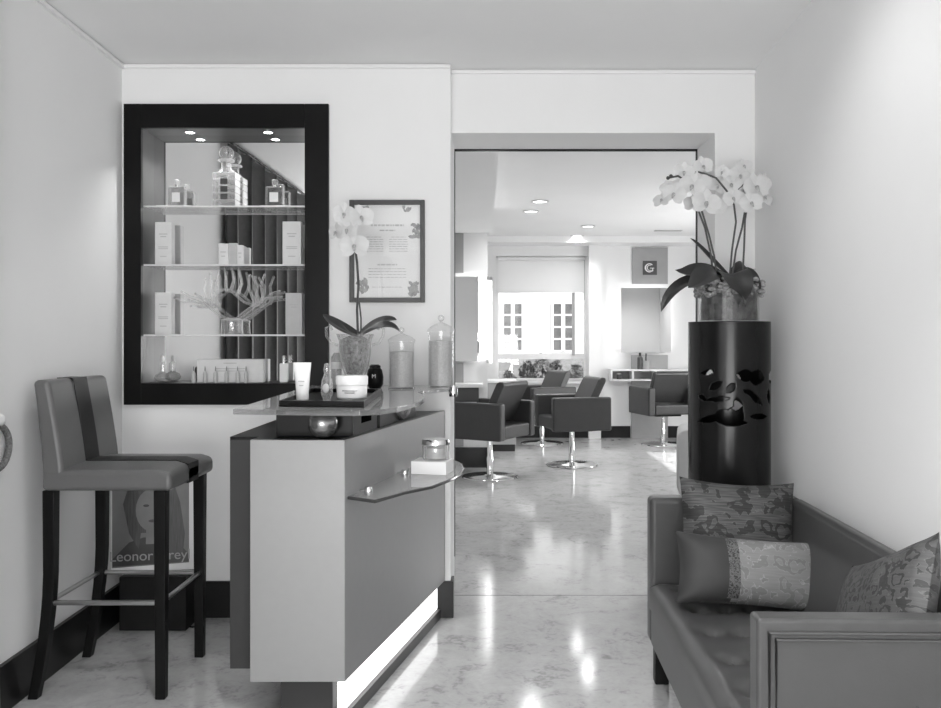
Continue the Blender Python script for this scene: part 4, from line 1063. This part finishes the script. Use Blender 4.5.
o = part('wall_panel', MB().box(XX(442, PY), XX(463.5, PY), PY-.02, PY, .21, ZZ(363, PY)), GREYP); tag(o, 'grey wall panel below the partition mirror', 'panel')
t = thing('tube_lamp', 'tall glowing tube lamp on the end of the white partition', 'lamp', (0,0,0))
lx0 = XX(489, PY-.05)
part('tube', MB().tube([(lx0+.0, PY-.05, ZZ(359, PY)), (lx0, PY-.05, ZZ(281, PY))], .026, 16), TUBE, t)
part('end_cap', MB().tube([(lx0, PY-.05, ZZ(281, PY)), (lx0, PY-.05, ZZ(277, PY))], .028, 16), CHROME, t)
part('end_cap', MB().tube([(lx0, PY-.05, ZZ(363, PY)), (lx0, PY-.05, ZZ(359, PY))], .028, 16), CHROME, t)
part('back_rail', MB().box(lx0+.028, lx0+.040, PY-.06, PY+.02, ZZ(363, PY), ZZ(278, PY)), STEEL, t)
part('bracket', MB().box(lx0-.02, lx0+.028, PY-.03, PY, ZZ(340, PY), ZZ(336, PY)), STEEL, t)
part('bracket', MB().box(lx0-.02, lx0+.028, PY-.03, PY, ZZ(300, PY), ZZ(296, PY)), STEEL, t)
t = thing('partition_console', 'narrow console with dark drawer under the partition mirror', 'console', (0,0,0))
part('ledge', MB().box(XX(440, PY), XX(483, PY), PY-.3, PY, ZZ(386, PY), ZZ(382.5, PY)), WHITE, t, bevel=.003)
part('drawer', MB().box(XX(441, PY), XX(479, PY), PY-.27, PY, ZZ(400, PY), ZZ(386, PY)), GREYD, t, bevel=.003)
# far right station
t = thing('wall_mirror', 'large square backlit styling mirror on the far salon wall', 'mirror', (0,0,0))
mx0, mx1, mz0, mz1 = XX(621, FW-.08), XX(671, FW-.08), ZZ(352.5, FW-.08), ZZ(288, FW-.08)
part('mirror_plate', MB().box(mx0, mx1, FW-.085, FW-.075, mz0, mz1), MIRROR, t)
part('backing', MB().box(mx0+.09, mx1-.09, FW-.075, FW, mz0+.05, mz1-.09), WHITE, t)
for s_ in ((mx0+.02, mx0+.04, mz0+.03, mz1-.03), (mx1-.04, mx1-.02, mz0+.03, mz1-.03), (mx0+.05, mx1-.05, mz1-.04, mz1-.02)):
    part('light_strip', MB().box(s_[0], s_[1], FW-.06, FW-.03, s_[2], s_[3]), GLOW, t)
sg = thing('wall_sign', 'grey wall panel with dark square G emblem above the far mirror', 'sign', (0,0,0))
a0, a1, b0, b1 = XX(632, FW), XX(667.5, FW), ZZ(284, FW), ZZ(247.5, FW)
part('panel', MB().box(a0, a1, FW-.02, FW, b0, b1), GREYP, sg)
e0_, e1_, g0, g1_ = XX(642.5, FW), XX(656.5, FW), ZZ(275, FW), ZZ(261, FW)
pq = part('emblem_plate', MB().box(e0_, e1_, FW-.028, FW-.02, g0, g1_), GREYD, sg)
def arc(cx, cz, r_, a0_, a1_, wd, dy=FW-.0285):
    m = MB(); n = 24
    m.grid(lambda u_, v_: (cx+(r_-wd*(v_-.5)*(0.5+.9*abs(math.sin((a0_+(a1_-a0_)*u_-PI)/2+PI/2))))*math.cos(a0_+(a1_-a0_)*u_), dy, cz+(r_-wd*(v_-.5))*math.sin(a0_+(a1_-a0_)*u_)), n, 1); return m
gc = ((e0_+e1_)/2-.006, (g0+g1_)/2)
ltr = arc(gc[0], gc[1], .052, R(45), R(330), .014); ltr.v += []
m2 = arc(gc[0]+.006, gc[1], .034, R(70), R(300), .008); ltr.add(m2.v, m2.f)
ltr.box(gc[0]+.006, gc[0]+.062, FW-.0292, FW-.028, gc[1]-.008, gc[1]+.0); ltr.box(gc[0]+.036, gc[0]+.048, FW-.0292, FW-.028, gc[1]-.045, gc[1]-.008)
part('letter', ltr, PAPER, pq)
o = part('support_panel', MB().box(XX(631, FW), XX(667, FW), FW-.05, FW, 0, ZZ(355, FW)), GREYP); tag(o, 'grey upright panel below the far mirror down to the floor', 'panel')
t = thing('wall_console', 'white open fronted console shelf under the far mirror', 'console', (0,0,0))
cy2 = FW-.30
x0, x1, z0, z1 = XX(611, cy2), XX(700, cy2), ZZ(381, cy2), ZZ(369.5, cy2)
c = MB(); c.box(x0, x1, cy2, FW-.05, z1-.02, z1); c.box(x0, x1, cy2, FW-.05, z0, z0+.02); c.box(x0, x0+.02, cy2, FW-.05, z0+.02, z1-.02); c.box(XX(632, cy2), XX(634, cy2), cy2, FW-.05, z0+.02, z1-.02); c.box(XX(655, cy2), XX(657, cy2), cy2, FW-.05, z0+.02, z1-.02)
part('shelf_body', c, WHITE, t)
part('back_board', MB().box(x0, x1, FW-.06, FW-.05, z0, z1), GREYP, t)
def prop(name, label, cat, px_, d, z, parts):
    t = thing(name, label, cat, (XX(px_, d), d, z))
    for nm, prof, m in parts: part(nm, MB().lathe(prof, 16), m, t)
dz = FW-.2
prop('styling_bottle', 'dark styling product bottle on the far console below the mirror', 'bottle', 640, dz, z1, (('bottle', [(0, 0), (.035, 0), (.035, .15), (.014, .17), (0, .17)], GREYD), ('cap', [(0, .171), (.014, .171), (.014, .21), (0, .21)], BLACKM)))
prop('tool_cup', 'grey cup for combs on the far console', 'cup', 646, dz, z1, (('cup', [(0, 0), (.05, 0), (.055, .11), (.048, .11), (.044, .01), (0, .01)], GREYP), ('comb', [(0, .012), (.008, .012), (.008, .2), (0, .2)], BLACKM)))
t = thing('storage_tin', 'small dark tin inside the left compartment of the far console', 'tin', (XX(619, cy2+.1), cy2+.1, z0+.02))
part('tin_body', MB().lathe([(0, 0), (.03, 0), (.03, .06), (0, .06)], 16), GREYD, t); part('lid', MB().lathe([(0, .0605), (.031, .0605), (.031, .072), (0, .072)], 16), STEEL, t)
t = thing('low_cabinet', 'low grey cabinet standing beyond the white partition below the street window', 'cabinet', (0,0,0))
cd_ = 9.6
part('body', MB().box(XX(480, cd_), XX(516, cd_), cd_, cd_+.4, .08, ZZ(383, cd_)), GREYP, t, bevel=.004)
part('top', MB().box(XX(479, cd_), XX(517, cd_), cd_-.01, cd_+.41, ZZ(383, cd_), ZZ(380.5, cd_)), WHITE, t, bevel=.003)
part('plinth', MB().box(XX(481, cd_), XX(515, cd_), cd_+.03, cd_+.38, 0, .08), SKIRT, t)

# ceiling downlights in the salon
def downlight(px_, py_, lab):
    v = S(px_, py_, SZ)
    t = thing('ceiling_downlight', lab, 'ceiling light', v, 0, 'salon ceiling downlights')
    part('trim_ring', MB().lathe([(.07, 0), (.085, -.002), (.085, -.008), (.065, -.010), (.065, 0)], 24), STEEL, t)
    part('lens', MB().lathe([(0, -.003), (.064, -.003), (.064, -.0005), (0, -.0005)], 24), LENS, t)
    return v
DL = [downlight(540, 201, 'recessed ceiling downlight nearest the doorway in the salon'), downlight(588, 226, 'recessed ceiling downlight at the middle of the salon ceiling'), downlight(577, 235.5, 'recessed ceiling downlight farthest from the doorway in the salon'), downlight(531, 211, 'second recessed ceiling downlight on the left of the salon ceiling')]
v = S(668, 230.5, SZ)
o = part('air_grille', MB().box(v.x-.16, v.x+.16, v.y-.05, v.y+.05, SZ-.008, SZ), STEEL); tag(o, 'slim metal air grille in the salon ceiling to the right', 'vent')

# ------------------------------------------------------------------ light
wd = bpy.data.worlds.new('World'); scn.world = wd; wd.use_nodes = True
wd.node_tree.nodes['Background'].inputs[0].default_value = (1, 1, 1, 1); wd.node_tree.nodes['Background'].inputs[1].default_value = 1.9
def light(name, typ, loc, energy, rot=(0,0,0), **kw):
    l = bpy.data.lights.new(name, typ); l.energy = energy
    for a_, b_ in kw.items(): setattr(l, a_, b_)
    o = bpy.data.objects.new(name, l); COL.objects.link(o); o.location = loc; o.rotation_euler = rot; return o
def aim(o, tgt): o.rotation_euler = (Vector(tgt)-o.location).to_track_quat('-Z', 'Y').to_euler()
# daylight through the shop front behind the camera
light('shopfront_daylight', 'AREA', (-.22, RY-.3, .85), 114, (R(144), 0, 0), shape='RECTANGLE', size=2.05, size_y=2.0)
# daylight through the salon's side window
light('side_daylight', 'AREA', (SX+.3, (WY0+WY1)/2, 1.25), 75, (0, R(90), 0), shape='RECTANGLE', size=.9, size_y=1.5)
sun = light('sun', 'SUN', (10, 5, 8), 7.0, angle=R(.6)); sun.rotation_euler = Vector((-.72, .12, -.60)).to_track_quat('-Z', 'Y').to_euler()
# front room spots above the frame; the strongest is added for floor bounce
for (x, y, e, tx, ty_) in ((.45, 2.3, 15, 1.15, 2.45), (-.75, 2.4, 12, -.9, 2.5), (-.1, 1.2, 120, -.1, 1.3), (.35, 2.7, 7, .35, 2.8)):
    s = light('ceiling_spot_and_fill', 'SPOT', (x, y, CZ-.03), e, spot_size=R(115), spot_blend=.8, shadow_soft_size=.06); aim(s, (tx, ty_, 0 if tx < 1 else 1.0))
for (x, y, z, e) in ((2.7, 5.4, SZ, 70), (1.2, 6.2, SZ, 55), (-.9, 6.3, fz, 45)):  # unseen spots without fittings, some added to brighten front wall, soffit and partition
    light('salon_spot_and_fill', 'SPOT', (x, y, z-.03), e, spot_size=R(150), spot_blend=.7, shadow_soft_size=.08)
for v in DL: 
    s = light('salon_spot_and_fill', 'SPOT', (v.x, v.y, SZ-.03), 46, spot_size=R(150), spot_blend=.7, shadow_soft_size=.06)
for px_ in (190, 268):
    light('niche_spot', 'SPOT', (XX(px_, YM-.01), YM-.012, NZ1-.012), 8, spot_size=R(130), spot_blend=.6, shadow_soft_size=.015)

# ------------------------------------------------------------------ camera and view
cam = bpy.data.cameras.new('camera'); co = bpy.data.objects.new('camera', cam); COL.objects.link(co)
co.location = (0, 0, EYE); co.rotation_euler = (R(90), 0, 0)
cam.sensor_fit = 'HORIZONTAL'; cam.sensor_width = 36; cam.lens = FPX/941*36
cam.shift_x = -(CX-470.5)/941; cam.shift_y = -(354-HY)/941
cam.clip_start = .05; cam.clip_end = 100
scn.camera = co
vs = scn.view_settings
scn.display_settings.display_device = 'sRGB'
vs.view_transform = 'Standard'; vs.look = 'None'; vs.gamma = 1; vs.use_curve_mapping = False
vs.exposure = 0.0
cy = scn.cycles
cy.use_denoising = True
cy.max_bounces = 14; cy.transparent_max_bounces = 24; cy.transmission_bounces = 12; cy.glossy_bounces = 6; cy.diffuse_bounces = 5
cy.sample_clamp_indirect = 6.0; cy.caustics_refractive = True; cy.caustics_reflective = True; cy.blur_glossy = 0.5
